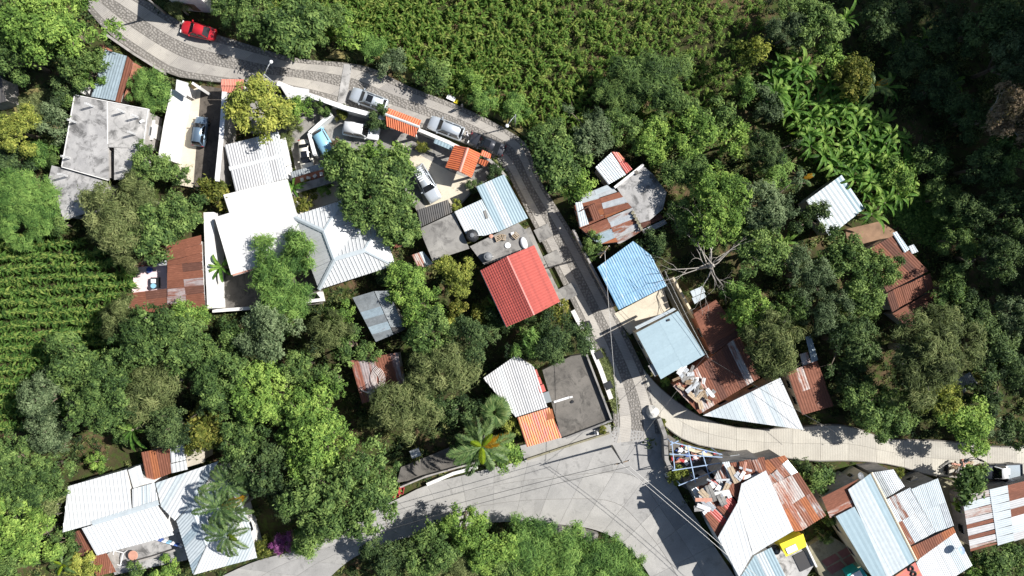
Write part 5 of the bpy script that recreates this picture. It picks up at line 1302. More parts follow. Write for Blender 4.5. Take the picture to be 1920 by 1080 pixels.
# ---- bare grey tree
c = P(1335, 500, 5.5); t = thing('bare_tree', 'bare grey leafless tree with twisted branches beside the blue roof', 'tree', (c.x, c.y, GZ))
mb = MB(); mb.tube([(0, 0, -.3), (.1, .1, 3.5), (0, .2, 6.4)], [.3, .24, .16], 8); mb.build('trunk', 'pale_bark', t, True, False)
rb_ = random.Random(5)
def branch(mb, s, d, L, r, depth):
    pts = [s]; rr = [r]
    for k in range(4):
        d = (d + Vector((rb_.uniform(-.45, .45), rb_.uniform(-.45, .45), rb_.uniform(-.3, .3)))).normalized(); pts.append(pts[-1] + d * L / 4); rr.append(r * (1 - .18 * (k + 1)))
        if depth and k: branch(mb, pts[-1], (d + Vector((rb_.uniform(-1, 1), rb_.uniform(-1, 1), rb_.uniform(-.2, .5)))).normalized(), L * .6, rr[-1] * .6, depth - 1)
    mb.tube(pts, rr, 5)
for k in range(14):
    a = k * .7 + rb_.uniform(-.5, .5); mb = MB(); branch(mb, Vector((rb_.uniform(-.4, .4), rb_.uniform(-.2, .6), 4.6 + .1 * k)), Vector((math.cos(a), math.sin(a), .22)), rb_.uniform(3.0, 6.6), .085, 2); mb.build('branch', 'pale_bark', t, True, False)
c = P(88, 955, 3); t = thing('bare_shrub', 'dry grey twiggy shrub left of the broad white roof', 'shrub', (c.x, c.y, GZ)); mb = MB(); mb.tube([(0, 0, -.2), (0, 0, 3)], [.12, .08], 6); mb.build('trunk', 'pale_bark', t, True, False)
for k in range(6):
    a = k * 1.05; mb = MB(); branch(mb, Vector((0, 0, 2.6)), Vector((math.cos(a), math.sin(a), .5)), 2.6, .06, 1); mb.build('branch', 'pale_bark', t, True, False)

# ---------------------------------------------------------------- bananas and palms
def blade(L, W, seed, rise=.9, droop=1.0, n=9, torn=True):
    rs = random.Random(seed); v = []; f = []
    for i in range(n + 1):
        s = i / n; x = L * (s * (1 - .12 * s * droop)); z = L * (rise * s * .75 - droop * s * s * .75); w = W * math.sin(math.pi * min(.98, .06 + s * .9)) ** .6 * (1 if s < .97 else .3)
        for sd in (-1, 0, 1):
            jag = rs.uniform(.82, 1.05) if torn and sd else 1; v.append((x + (rs.uniform(-.03, .03) * L if sd else 0), sd * w * jag, z + (.16 * w if sd else 0)))
    for i in range(n):
        a = 3 * i; f += [(a, a + 3, a + 4, a + 1), (a + 1, a + 4, a + 5, a + 2)]
    return v, f
def tone_mesh(name, v, f, mat, tones):
    me = mesh_of(name, v, f, mat, None, False); at = me.attributes.new('tone', 'FLOAT', 'FACE'); at.data.foreach_set('value', tones if hasattr(tones, '__len__') else [tones] * len(me.polygons)); return me
BL = []
for k in range(5):
    v, f = blade(2.3 + .3 * (k % 3), .22, k, .55 + .16 * k, .55 + .18 * k); rs = random.Random(k); BL.append(tone_mesh('banana_leaf', v, f, 'leaf_banana', [min(1, max(0, .25 + .13 * k + rs.uniform(-.18, .18))) for _ in f]))
mb = MB(); mb.tube([(0, 0, -.2), (.03, 0, 1.2), (0, .02, 2.3)], [.17, .14, .1], 8); STEM = mesh_of('stem', mb.v, mb.f, 'olive_concrete', None, True)
def banana(u, v, h, s, label, group=None, n=10):
    c = P(u, v, h); t = thing('banana_plant', label, 'banana plant', (c.x, c.y, GZ + float(hill(np.array(c.x), np.array(c.y)))), rnd.uniform(0, 6.3), group, (s, s, h / 2.6))
    obj('stem', STEM, t)
    for k in range(n):
        o = obj('leaf', BL[(k * 2 + int(u)) % 5], t, (0, 0, 2.05 + rnd.uniform(-.1, .25))); o.rotation_euler = (rnd.uniform(-.15, .15), rnd.uniform(-.25, .15), k * 2.4 + rnd.uniform(-.3, .3)); o.scale = [rnd.uniform(.75, 1.1)] * 3
grove = []
rg = random.Random(21)
for _ in range(900):
    u, v = rg.uniform(1440, 1760), rg.uniform(90, 420)
    poly = [(1440, 130), (1500, 90), (1560, 150), (1640, 200), (1720, 280), (1730, 330), (1670, 400), (1630, 370), (1585, 320), (1530, 280), (1470, 210)]
    if inpoly(np.array([u]), np.array([v]), np.array(poly, float))[0] and all((u - a) ** 2 + (v - b) ** 2 > 17 ** 2 for a, b in grove): grove.append((u, v))
for u, v in grove: banana(u, v, rg.uniform(2.8, 4.0), rg.uniform(.72, .95), 'broad-leaved banana plant in the dense grove above the pale shed', 'banana plants in the grove')
for u, v, h_, s_, lab in ((1460, 168, 4.5, 1.0, 'star-shaped banana plant at the left tip of the grove'), (1592, 30, 4, .9, 'banana plant at the top of the right wood'), (1510, 118, 4.6, 1.05, 'tall banana plant at the top of the grove'), (1605, 690, 3.6, 1.0, 'banana plant between the dark trees behind the reddish rust roof'), (1655, 790, 3.4, .9, 'banana plant beside the pale lane'), (1642, 400, 4, .95, 'banana plant at the bare earth yard'), (1475, 455, 4, 1.0, 'banana plant left of the dark tree below the pale shed'), (1700, 90, 3.2, .9, 'shaded banana plant in the upper gully'), (1670, 160, 3.4, 1.0, 'shaded banana plant right of the fading tree'), (1740, 70, 3, .8, 'shaded banana plant below the top right tree'), (1790, 150, 3, .8, 'shaded banana plant deep in the gully'), (408, 500, 3.2, .85, 'banana plant between the white yard wall and the flat white roof'), (545, 350, 2.6, .8, 'banana plant at the upper right corner of the flat white roof'), (238, 810, 4.2, 1.2, 'big-leaved banana plant above the broad white roof'), (735, 535, 2.8, .8, 'banana plant at the corner of the grey-blue shed'), (925, 575, 2.6, .7, 'banana plant beside the left eave of the red tiled roof')):
    banana(u, v, h_, s_, lab)
# pinnate frond
def frond(L, seed, droop=.9, wl=.55, step=34, wid=.055):
    rs = np.random.RandomState(seed); V = []
    s = np.linspace(0, 1, step)
    X = L * (s - .16 * s * s * droop); Z = L * (.55 * s - droop * .85 * s * s)
    for i in range(step - 1):
        w_ = .03 * (1 - .7 * s[i]); V.append([(X[i], -w_, Z[i]), (X[i + 1], -w_, Z[i + 1]), (X[i + 1], w_, Z[i + 1]), (X[i], w_, Z[i])])
    for i in range(3, step):
        for sd in (-1, 1):
            for dd in (0, .5):
                q = i / step; ln = wl * math.sin(math.pi * min(1, .15 + q * .85)) ** .7 * rs.uniform(.8, 1.1); a = rs.uniform(.55, .85); x, z = X[i], Z[i]
                tx, ty, tz = x + ln * math.cos(a) * .8, sd * ln * math.sin(a) * 1.1, z - ln * rs.uniform(.15, .6)
                mx, my, mz = x + (tx - x) * .5, sd * abs(ty) * .55, z + ln * .05
                V.append([(x, 0, z), (mx - wid, my, mz), (tx, ty, tz), (mx + wid, my, mz)])
    return np.array(V)
def frond_mesh(L, seed, mat, droop=.9, wl=.55, tone0=.45):
    V = frond(L, seed, droop, wl); rs = np.random.RandomState(seed); return quads_mesh('frond', V, np.clip(tone0 + rs.uniform(-.25, .3, len(V)), 0, 1), mat)
FR = [frond_mesh(3.3, k, 'leaf_palm', .55 + .2 * k, .75) for k in range(4)]
FRG = frond_mesh(3.0, 9, 'leaf_gold', 1.1, .75); FRL = frond_mesh(2.0, 10, 'leaf_lime', .4, .5)
def palm(u, v, h, s, label, n=14, gold=1, lime=2, name='palm_tree'):
    c = P(u, v, h); t = thing(name, label, 'palm', (c.x, c.y, GZ), 0, None, (1, 1, 1))
    mb = MB(); mb.tube([(0, 0, -.2), (.05, .02, h * .4), (0, 0, h * .85), (0, 0, h + .3)], [.22, .17, .15, .1], 9); mb.build('trunk', 'pale_bark', t, True, False)
    rp = random.Random(int(u + v))
    for k in range(n):
        m = FR[k % 4]
        if k < gold: m = FRG
        elif k < gold + lime: m = FRL
        o = obj('frond', m, t, (0, 0, h + .35)); o.rotation_euler = (rp.uniform(-.2, .2), rp.uniform(-.25, .25) - (.5 if m is FRL else 0), (.35 if m is FRG else k * 2.399)); o.scale = [s * rp.uniform(.85, 1.1)] * 3
palm(903, 838, 8.0, 1.25, 'tall royal palm with one golden frond beside the paved road', 15, 1, 3)
palm(428, 905, 6.5, 1.0, 'upper palm leaning over the lower left hipped roof', 12, 1, 0)
palm(412, 952, 6.5, 1.1, 'middle palm over the lower left hipped roof', 12, 1, 0)
palm(425, 1005, 6, 1.0, 'lower palm over the white roof near the road', 11, 0, 1)
palm(440, 960, 5.5, .7, 'small palm behind the palms at lower left', 10, 0, 0)
palm(1640, 160, 4, .75, 'yellowing palm at the edge of the shaded gully', 10, 4, 0)
palm(1505, 335, 3, .6, 'small golden palm above the pale blue-white shed', 9, 5, 0)
palm(30, 1000, 4, .7, 'feathery palm at the left edge near the bottom', 10, 0, 2)
palm(115, 1060, 3.2, .6, 'small palm at the bottom left below the rust roof', 10, 0, 3)
palm(730, 735, 2.6, .5, 'small spiky palm left of the olive fine-leaved tree', 12, 0, 0, 'small_palm')
palm(1775, 165, 3, .7, 'shaded palm deep in the gully at upper right', 10, 1, 0)
# fan palm
def fan(R, seed):
    rs = np.random.RandomState(seed); V = []
    V.append([(0, -.02, 0), (.55, -.015, .25), (.55, .015, .25), (0, .02, 0)])
    for a in np.linspace(-1.9, 1.9, 22):
        c_, s_ = math.cos(a), math.sin(a); L = R * rs.uniform(.85, 1.05); b = .55
        V.append([(b, 0, .25), (b + .55 * L * c_ - .05 * s_, .55 * L * s_ + .05 * c_, .27), (b + L * c_, L * s_, .25 - .3 * L * rs.uniform(.5, 1.2)), (b + .55 * L * c_ + .05 * s_, .55 * L * s_ - .05 * c_, .27)])
    return quads_mesh('fan_leaf', np.array(V), np.clip(.6 + rs.uniform(-.3, .4, len(V)), 0, 1), 'leaf_palm')
FN = [fan(.85, k) for k in range(3)]
c = P(928, 772, 4.5); t = thing('fan_palm', 'fan palm with pale pleated leaves above the royal palm', 'palm', (c.x, c.y, GZ)); mb = MB(); mb.tube([(0, 0, -.2), (0, 0, 4.9)], [.2, .14], 8); mb.build('trunk', 'bark', t, True, False)
for k in range(26):
    o = obj('fan_leaf', FN[k % 3], t, (0, 0, 4.7)); o.rotation_euler = (rnd.uniform(-.2, .2), -.9 + 1.5 * (k / 26), k * 2.399); o.scale = [rnd.uniform(1.2, 1.7)] * 3

# ---------------------------------------------------------------- crops
def corn_plant(seed, hgt=2.0, n=10, tassel=True):
    rs = np.random.RandomState(seed); V = []; T = []
    a0 = rs.uniform(0, 6.3)
    for k in range(n):
        a = a0 + (k % 2) * np.pi + rs.uniform(-1.0, 1.0); z0 = hgt * (.15 + .75 * k / n); L = rs.uniform(.6, 1.0) * (1 - .35 * abs(k / n - .5)); w_ = rs.uniform(.075, .105)
        d = np.array([np.cos(a), np.sin(a), 0]); b = np.array([-np.sin(a), np.cos(a), 0]); tn = np.clip(rs.normal(.42, .2), 0, .85)
        pt = [np.array([0, 0, z0]) + d * L * s + np.array([0, 0, L * (.9 * s - 1.25 * s * s)]) for s in (0, .33, .68, 1)]; ww = [w_ * .6, w_, w_ * .8, .004]
        for i in range(3): V.append([pt[i] - b * ww[i], pt[i + 1] - b * ww[i + 1], pt[i + 1] + b * ww[i + 1], pt[i] + b * ww[i]]); T.append(tn + rs.uniform(-.05, .05))
    for a in (0, 1.57):
        d = np.array([np.cos(a), np.sin(a), 0]) * .02; V.append([-d, d, d * .5 + [0, 0, hgt], -d * .5 + [0, 0, hgt]]); T.append(.4)
    if tassel:
        for k in range(5):
            a = rs.uniform(0, 6.3); d = np.array([np.cos(a), np.sin(a), 0]); b = np.array([-np.sin(a), np.cos(a), 0]) * .015; p0 = np.array([0, 0, hgt * .95]); p1 = p0 + d * .2 + [0, 0, .22]; V.append([p0 - b, p1 - b, p1 + b, p0 + b]); T.append(1.0)
    return np.array(V), np.array(T)
CORN = [corn_plant(k, 1.9 + .1 * (k % 4)) for k in range(8)]
def scatter(name, protos, pos, scl, label, cat, mat, rs, tone_j=.1):
    A = []; T = []
    for i, (p, s) in enumerate(zip(pos, scl)):
        V, t = protos[rs.randint(len(protos))]; a = rs.uniform(0, 6.283); R = np.array([[math.cos(a), -math.sin(a), 0], [math.sin(a), math.cos(a), 0], [0, 0, 1]])
        A.append(V @ R.T * s + np.array(p)); T.append(t + rs.normal(0, tone_j))
    o = obj(name, quads_mesh(name, np.concatenate(A), np.clip(np.concatenate(T), 0, 1), mat)); tag(o, label, cat, kind='stuff'); return o
def field_pts(poly_px, z): 
    w_ = np.array([[P(u, v, z).x, P(u, v, z).y] for u, v in poly_px]); return w_
rsf = np.random.RandomState(3)
def free(x, y, pad_polys): 
    k = np.ones(len(x), bool)
    for e_ in pad_polys: k &= ~inpoly(x, y, e_)
    return k
# upper corn field: ragged, uneven rows slanting down to the right
UP = field_pts([(480, -30), (1450, -30), (1435, 60), (1400, 150), (1330, 235), (1230, 262), (1120, 262), (1010, 250), (940, 212), (870, 180), (800, 150), (720, 108), (650, 78), (590, 70), (520, 60)], 1.0)
pts = []
for r in np.arange(-60, 90, .8):
    t = np.arange(-60, 90, .36); a = math.radians(-28); x = t * math.cos(a) - r * math.sin(a); y = t * math.sin(a) + r * math.cos(a); pts.append(np.stack([x + rsf.normal(0, .3, len(x)), y + rsf.normal(0, .3, len(x))], 1))
pts = np.concatenate(pts); pts = pts[inpoly(pts[:, 0], pts[:, 1], UP)]; pts = pts[free(pts[:, 0], pts[:, 1], EXCL)]
den = .5 + .5 * np.sin(pts[:, 0] * .35 + 1.2 * np.sin(pts[:, 1] * .4)) * np.cos(pts[:, 1] * .5 + .7)
px_u = 960 + pts[:, 0] * PXM; thin = np.clip((px_u - 880) / 520, 0, 1)
keep = rsf.uniform(0, 1, len(pts)) < (.92 - .30 * thin - .25 * (den < .25)); pts = pts[keep]; thin = thin[keep]
scatter('corn_field', CORN, [(x, y, GZ) for x, y in pts], rsf.uniform(.7, 1.1, len(pts)) * (1 - .38 * thin), 'ragged yellowing corn field filling the top of the view', 'corn field', 'leaf_corn', rsf, .13)
EXCL.append(UP)
# left corn rows
LW = field_pts([(-60, 425), (60, 428), (150, 452), (245, 492), (243, 575), (215, 610), (150, 640), (60, 690), (-60, 760)], 1.0)
pts = []
for r in np.arange(-45, 20, 1.38):
    t = np.arange(-80, -35, .26); a = math.radians(3.5); x = t * math.cos(a) - r * math.sin(a); y = t * math.sin(a) + r * math.cos(a) + .12 * np.sin(t * .5 + r); pts.append(np.stack([x + rsf.normal(0, .07, len(x)), y + rsf.normal(0, .13, len(x))], 1))
pts = np.concatenate(pts); LWx = field_pts([(-60, 425), (60, 428), (150, 452), (250, 492), (246, 590), (240, 640), (200, 700), (100, 790), (-60, 820)], 1.0); pts = pts[inpoly(pts[:, 0], pts[:, 1], LWx)]; pts = pts[free(pts[:, 0], pts[:, 1], EXCL)]
scatter('corn_rows', CORN, [(x, y, GZ) for x, y in pts], rsf.uniform(.9, 1.15, len(pts)), 'dense green corn in straight rows at the left edge', 'corn field', 'leaf_rowcorn', rsf, .1)
EXCL.append(LWx)
# squash plot at right
def low_plant(seed, n=16, r=.45, h=.35, L=.16):
    rs = np.random.RandomState(seed); p = np.stack([rs.normal(0, r * .5, n), rs.normal(0, r * .5, n), rs.uniform(.05, h, n)], 1); nm = unit(rs.normal(size=(n, 3)) * .5 + [0, 0, 1]); return leaf_quads(p, nm, L * rs.uniform(.6, 1.3, n), .6, rs), np.clip(rs.normal(.5, .2, n), 0, 1)
LOW = [low_plant(k) for k in range(6)]
SQ = field_pts([(1660, 385), (1730, 350), (1790, 380), (1800, 440), (1760, 470), (1700, 440)], 0)
pts = np.stack([rsf.uniform(44, 58, 1500), rsf.uniform(3, 14, 1500)], 1); pts = pts[inpoly(pts[:, 0], pts[:, 1], SQ)]
scatter('squash_plot', LOW, [(x, y, GZ) for x, y in pts], rsf.uniform(.8, 1.4, len(pts)), 'low leafy squash plot right of the earth yard', 'crop', 'leaf_F', rsf); EXCL.append(SQ)
# ---------------------------------------------------------------- undergrowth
def bush(seed, n=46):
    rs = np.random.RandomState(seed); d = unit(rs.normal(size=(n, 3)) + [0, 0, .6]); d[:, 2] = np.abs(d[:, 2]); p = d * rs.uniform(.35, 1.0, n)[:, None] * [.75, .75, .8]; nm = unit(d * .6 + [0, 0, .6] + rs.normal(size=(n, 3)) * .5); asp = .42 if seed % 3 else .14; return leaf_quads(p, nm, (.17 if seed % 3 else .3) * rs.uniform(.6, 1.4, n), asp, rs), np.clip(rs.normal(.42, .17, n), 0, 1)
BU = [bush(k) for k in range(12)]
N = 15000; x = rsf.uniform(-72, 74, N); y = rsf.uniform(-43, 43, N); k = free(x, y, EXCL)
LAWN = field_pts([(30, 180), (110, 165), (130, 190), (110, 235), (40, 235)], 0); k &= ~inpoly(x, y, LAWN)
x, y = x[k], y[k]
sc = rsf.uniform(.45, 1.1, len(x)) * (1 + .5 * np.sin(x * .6) * np.sin(y * .7)); sc = np.clip(sc, .3, 1.6)
scatter('undergrowth', BU, np.stack([x, y, GZ + hill(x, y) - .05], 1), sc, 'tangled green weeds and low bushes between trees and houses', 'undergrowth', 'leaf_mix', rsf, .22)
# grass tufts on verges and the lawn
def tuft(seed, n=14):
    rs = np.random.RandomState(seed); V = []
    for k in range(n):
        a = rs.uniform(0, 6.3); d = np.array([math.cos(a), math.sin(a), 0]); b = np.array([-d[1], d[0], 0]) * .018; p0 = d * .05; p1 = p0 + d * .1 + [0, 0, .2]; p2 = p0 + d * rs.uniform(.2, .32) + [0, 0, .22]; V.append([p0 - b, p1 - b, p2, p1 + b])
    return np.array(V), np.clip(rs.normal(.6, .2, n), 0, 1)
TU = [tuft(k) for k in range(4)]
GP = [LAWN, field_pts([(1130, 655), (1146, 690), (1160, 760), (1153, 775), (1132, 712), (1110, 660)], 0)]; pts = []
for gp, zz in zip(GP, (-.36, .02)):
    lo, hi = gp.min(0), gp.max(0); q = rsf.uniform(lo, hi, (1600, 2)); q = q[inpoly(q[:, 0], q[:, 1], gp)]; pts += [(a, b, zz) for a, b in q]
scatter('verge_grass', TU, pts, rsf.uniform(.6, 1.3, len(pts)), 'yellow-green grass on the lawn and on the street verge', 'grass', 'leaf_O', rsf, .2)
# wooded slope rising beyond the right edge; it shades the gully
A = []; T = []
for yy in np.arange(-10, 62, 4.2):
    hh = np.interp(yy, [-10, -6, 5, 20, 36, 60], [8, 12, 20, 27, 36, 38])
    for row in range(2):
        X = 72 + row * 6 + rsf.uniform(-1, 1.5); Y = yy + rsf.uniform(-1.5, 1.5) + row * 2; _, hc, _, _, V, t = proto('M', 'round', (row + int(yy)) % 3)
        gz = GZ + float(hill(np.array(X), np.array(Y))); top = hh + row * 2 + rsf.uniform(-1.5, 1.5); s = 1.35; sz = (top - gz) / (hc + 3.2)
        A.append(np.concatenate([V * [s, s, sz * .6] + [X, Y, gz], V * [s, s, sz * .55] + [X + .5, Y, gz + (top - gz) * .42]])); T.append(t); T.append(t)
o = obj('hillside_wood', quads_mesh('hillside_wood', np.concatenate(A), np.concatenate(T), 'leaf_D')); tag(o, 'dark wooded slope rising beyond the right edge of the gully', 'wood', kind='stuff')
# ---------------------------------------------------------------- vehicles
def car(label, u, v, du, dv, L, W, Hh, mat, kind='sedan', z=.06, roofm=None, sunroof=False, rails=False, bars=0, name='parked_car', cat='car', group='cars parked in the village'):
    c = P(u, v, .8); t = thing(name, label, cat, (c.x, c.y, z), math.atan2(-dv, du), group)
    hw = W / 2
    suv = kind in ('suv', 'van'); bz = .95 if suv else .86                      # belt height
    if kind == 'sedan': st = [(-.5, .60, .72), (-.47, .86, .80), (-.30, .97, .86), (-.05, 1, .88), (.20, 1, .86), (.36, .96, .80), (.46, .86, .70), (.5, .66, .58)]; gb, gt = (-.36, .235), (-.20, .06)
    elif kind == 'suv': st = [(-.5, .84, .90), (-.48, .95, .98), (-.3, 1, 1.0), (0, 1, 1.0), (.2, 1, .99), (.34, .98, .95), (.46, .90, .88), (.5, .72, .70)]; gb, gt = (-.485, .22), (-.43, .08)
    elif kind == 'hatch': st = [(-.5, .78, .80), (-.47, .92, .90), (-.3, 1, .92), (0, 1, .92), (.2, 1, .90), (.36, .95, .84), (.46, .84, .74), (.5, .62, .6)]; gb, gt = (-.48, .26), (-.38, .08)
    elif kind == 'van': st = [(-.5, .9, 1.0), (-.48, .97, 1.05), (-.2, 1, 1.08), (.1, 1, 1.08), (.3, .98, 1.02), (.42, .94, .95), (.48, .86, .86), (.5, .76, .7)]; gb, gt = (-.495, .40), (-.47, .26)
    else: st = [(-.5, .94, .80), (-.48, .98, .84), (-.2, 1, .86), (.0, 1, .98), (.15, 1, 1.0), (.34, .98, .95), (.46, .90, .88), (.5, .74, .70)]; gb, gt = (-.06, .25), (-.03, .12)   # pickup
    v_ = []; f = []; sec = []
    for s, w_, zt in st:
        y = hw * w_; sec.append([(s * L, -y * .92, .24), (s * L, -y, .45), (s * L, -y, zt - .16), (s * L, -y * .9, zt - .02), (s * L, -y * .5, zt + .03), (s * L, 0, zt + .045), (s * L, y * .5, zt + .03), (s * L, y * .9, zt - .02), (s * L, y, zt - .16), (s * L, y, .45), (s * L, y * .92, .24)])
    n = 11
    for q in sec: v_ += q
    for i in range(len(sec) - 1):
        for k in range(n - 1): f.append((i * n + k, (i + 1) * n + k, (i + 1) * n + k + 1, i * n + k + 1))
        f.append((i * n + n - 1, (i + 1) * n + n - 1, (i + 1) * n, i * n))
    f += [tuple(range(n)), tuple((len(sec) - 1) * n + k for k in range(n - 1, -1, -1))]
    body = obj('body', mesh_of('body', v_, f, mat, None, True), t)
    # cabin
    bw, tw = hw * .88, hw * .70 if kind != 'van' else hw * .8; zb = {'sedan': .86, 'suv': 1.0, 'hatch': .91, 'van': 1.07, 'pickup': .98}[kind]
    b4 = [(gb[0] * L, -bw, zb), (gb[1] * L, -bw, zb), (gb[1] * L, bw, zb), (gb[0] * L, bw, zb)]
    t4 = [(gt[0] * L, -tw, Hh), (gt[1] * L, -tw, Hh), (gt[1] * L, tw, Hh), (gt[0] * L, tw, Hh)]
    bm = bmesh.new(); B = [bm.verts.new(p) for p in b4]; T_ = [bm.verts.new(p) for p in t4]
    bm.faces.new(T_); bm.faces.new(B[::-1])
    for i in range(4): bm.faces.new((B[i], B[(i + 1) % 4], T_[(i + 1) % 4], T_[i]))
    bmesh.ops.bevel(bm, geom=[e for e in bm.edges], offset=.07, segments=2, affect='EDGES'); me = bpy.data.meshes.new('cabin'); bm.to_mesh(me); bm.free(); me.materials.append(M[roofm or mat]); me.polygons.foreach_set('use_smooth', [True] * len(me.polygons)); obj('cabin', me, t)
    def pane(a, b, c_, d, nm, m=.10, off=.018):
        q = [Vector(x) for x in (a, b, c_, d)]; ce = sum(q, Vector()) / 4; nn = (q[1] - q[0]).cross(q[3] - q[0]).normalized()
        if nn.dot(ce - Vector((0, 0, .9))) < 0: nn = -nn
        q = [ce + (x - ce) * (1 - m) + nn * off for x in q]; q2 = [x - nn * .03 for x in q]
        return obj(nm, mesh_of(nm, q + q2, [(0, 1, 2, 3), (7, 6, 5, 4), (0, 4, 5, 1), (1, 5, 6, 2), (2, 6, 7, 3), (3, 7, 4, 0)], 'glass_dark'), t)
    pane(b4[1], b4[2], t4[2], t4[1], 'windshield', .13); pane(b4[0], b4[3], t4[3], t4[0], 'rear_window', .16)
    for i0, i1, sd in ((0, 1, -1), (3, 2, 1)):
        b0, b1, t0, t1 = Vector(b4[i0]), Vector(b4[i1]), Vector(t4[i0]), Vector(t4[i1])
        ks = (0, .5, 1) if kind != 'pickup' else (0, 1)
        for a_, c_ in zip(ks[:-1], ks[1:]): pane(b0.lerp(b1, a_), b0.lerp(b1, c_), t0.lerp(t1, c_), t0.lerp(t1, a_), 'side_window', .16)
    for sx in (-.30, .31):
        for sd in (-1, 1):
            w_ = empty('wheel', (sx * L, sd * (hw - .1), .32)); w_.parent = t; r = .32
            mb = MB(); mb.lathe([(r * .62, -.1), (r * .95, -.1), (r, -.06), (r, .06), (r * .95, .1), (r * .62, .1)], n=18); o = mb.build('tyre', 'rubber', w_, True, False); o.rotation_euler = (math.pi / 2, 0, 0)
            mb = MB(); mb.lathe([(r * .2, -.105), (r * .62, -.09), (r * .62, .09), (r * .2, .105)], n=12); o = mb.build('rim', 'rim', w_, False, False); o.rotation_euler = (math.pi / 2, 0, 0)
    for sd in (-1, 1):
        mb = MB(); mb.box((L * .478, sd * hw * .68, .66), (.1, .34, .14)); mb.build('headlight', 'lamp_clear', t, False, False)
        mb = MB(); mb.box((-L * .488, sd * hw * .7, .74), (.08, .24, .2)); mb.build('tail_light', 'lamp_red', t, False, False)
        mb = MB(); mb.box((gb[1] * L - .25, sd * (hw + .06), zb + .12), (.12, .2, .14)); mb.build('mirror', mat, t, False, False)
    if sunroof: mb = MB(); mb.box(((gt[0] * .3 + gt[1] * .7) * L, 0, Hh + .004), (.75, tw * 1.35, .03)); mb.build('sunroof', 'glass_dark', t, False, False)
    if rails:
        for sd in (-1, 1): mb = MB(); mb.tube([(gt[0] * L + .1, sd * tw * .88, Hh), (gt[0] * L + .25, sd * tw * .88, Hh + .07), (gt[1] * L - .35, sd * tw * .88, Hh + .07), (gt[1] * L - .2, sd * tw * .88, Hh)], .03, 6); mb.build('roof_rail', 'black_plastic', t, False, False)
    for k in range(bars): mb = MB(); mb.box((gt[0] * L + .3 + k * .28, 0, Hh + .05), (.10, tw * 1.7, .05)); mb.build('roof_bar', 'white_paint', t, False, False)
    if kind == 'pickup':
        mb = MB(); x0, x1 = -.49 * L, -.09 * L; mb.box(((x0 + x1) / 2, 0, .895), (x1 - x0 - .12, hw * 1.72, .03)); mb.build('bed_floor', 'car_steel', t, False, False)
        for sd in (-1, 1): mb = MB(); mb.box(((x0 + x1) / 2, sd * hw * .93, .96), (x1 - x0, .1, .2)); mb.build('bed_side', mat, t, False, False)
        mb = MB(); mb.box((x0 + .04, 0, .96), (.08, hw * 1.8, .2)); mb.build('tailgate', mat, t, False, False)
    return t
car('red saloon parked on the street at upper left', 371, 57, -255, -66, 4.35, 1.75, 1.42, 'car_red', 'sedan')
car('silver car with a dark sunroof parked against the white street wall', 691, 187, -262, -100, 4.7, 1.85, 1.72, 'car_silver', 'suv', sunroof=True, rails=True)
car('silver car with people at its tail, between the two tile porches', 836, 240, -245, -95, 4.5, 1.85, 1.72, 'car_silver', 'suv', rails=True)
car('charcoal saloon with a sunroof parked at the street bend', 913, 270, -500, -205, 4.7, 1.8, 1.45, 'car_dark', 'sedan', sunroof=True)
car('dark blue hatchback parked in the shaded driveway', 374, 246, 14, -100, 3.7, 1.65, 1.48, 'car_navy', 'hatch', z=.02)
car('white van parked in the yard left of the clay tile porch', 677, 245, 100, 17, 4.5, 1.8, 1.8, 'car_white', 'suv', z=.02)
car('sky blue van half under the reddish-tipped yard tree', 607, 268, -55, -95, 4.2, 1.75, 1.75, 'car_sky', 'van', z=.02)
car('cream saloon parked beside the striped grey-white roof', 573, 292, 14, 100, 4.1, 1.65, 1.4, 'car_cream', 'sedan', z=.02, sunroof=True)
car('silver-green car with white roof bars in the yard', 799, 344, 58, 100, 4.9, 1.9, 1.72, 'car_silver', 'suv', z=.04, bars=6, rails=True)
car('dark pickup with a white cab roof at the right end of the lane', 1878, 884, -100, 4, 4.9, 1.85, 1.75, 'car_ink', 'pickup', z=.07, roofm='car_white', name='pickup_truck', cat='pickup')
c = P(1886, 883, 1.1); mb = MB(); mb.box((0, 0, .2), (.55, .75, .4)); mb.box((0, 0, .42), (.6, .8, .05)); o = mb.build('cargo_box', 'white_paint', None, False); o.location = (c.x, c.y, .98); tag(o, 'white box lying in the pickup bed', 'box')
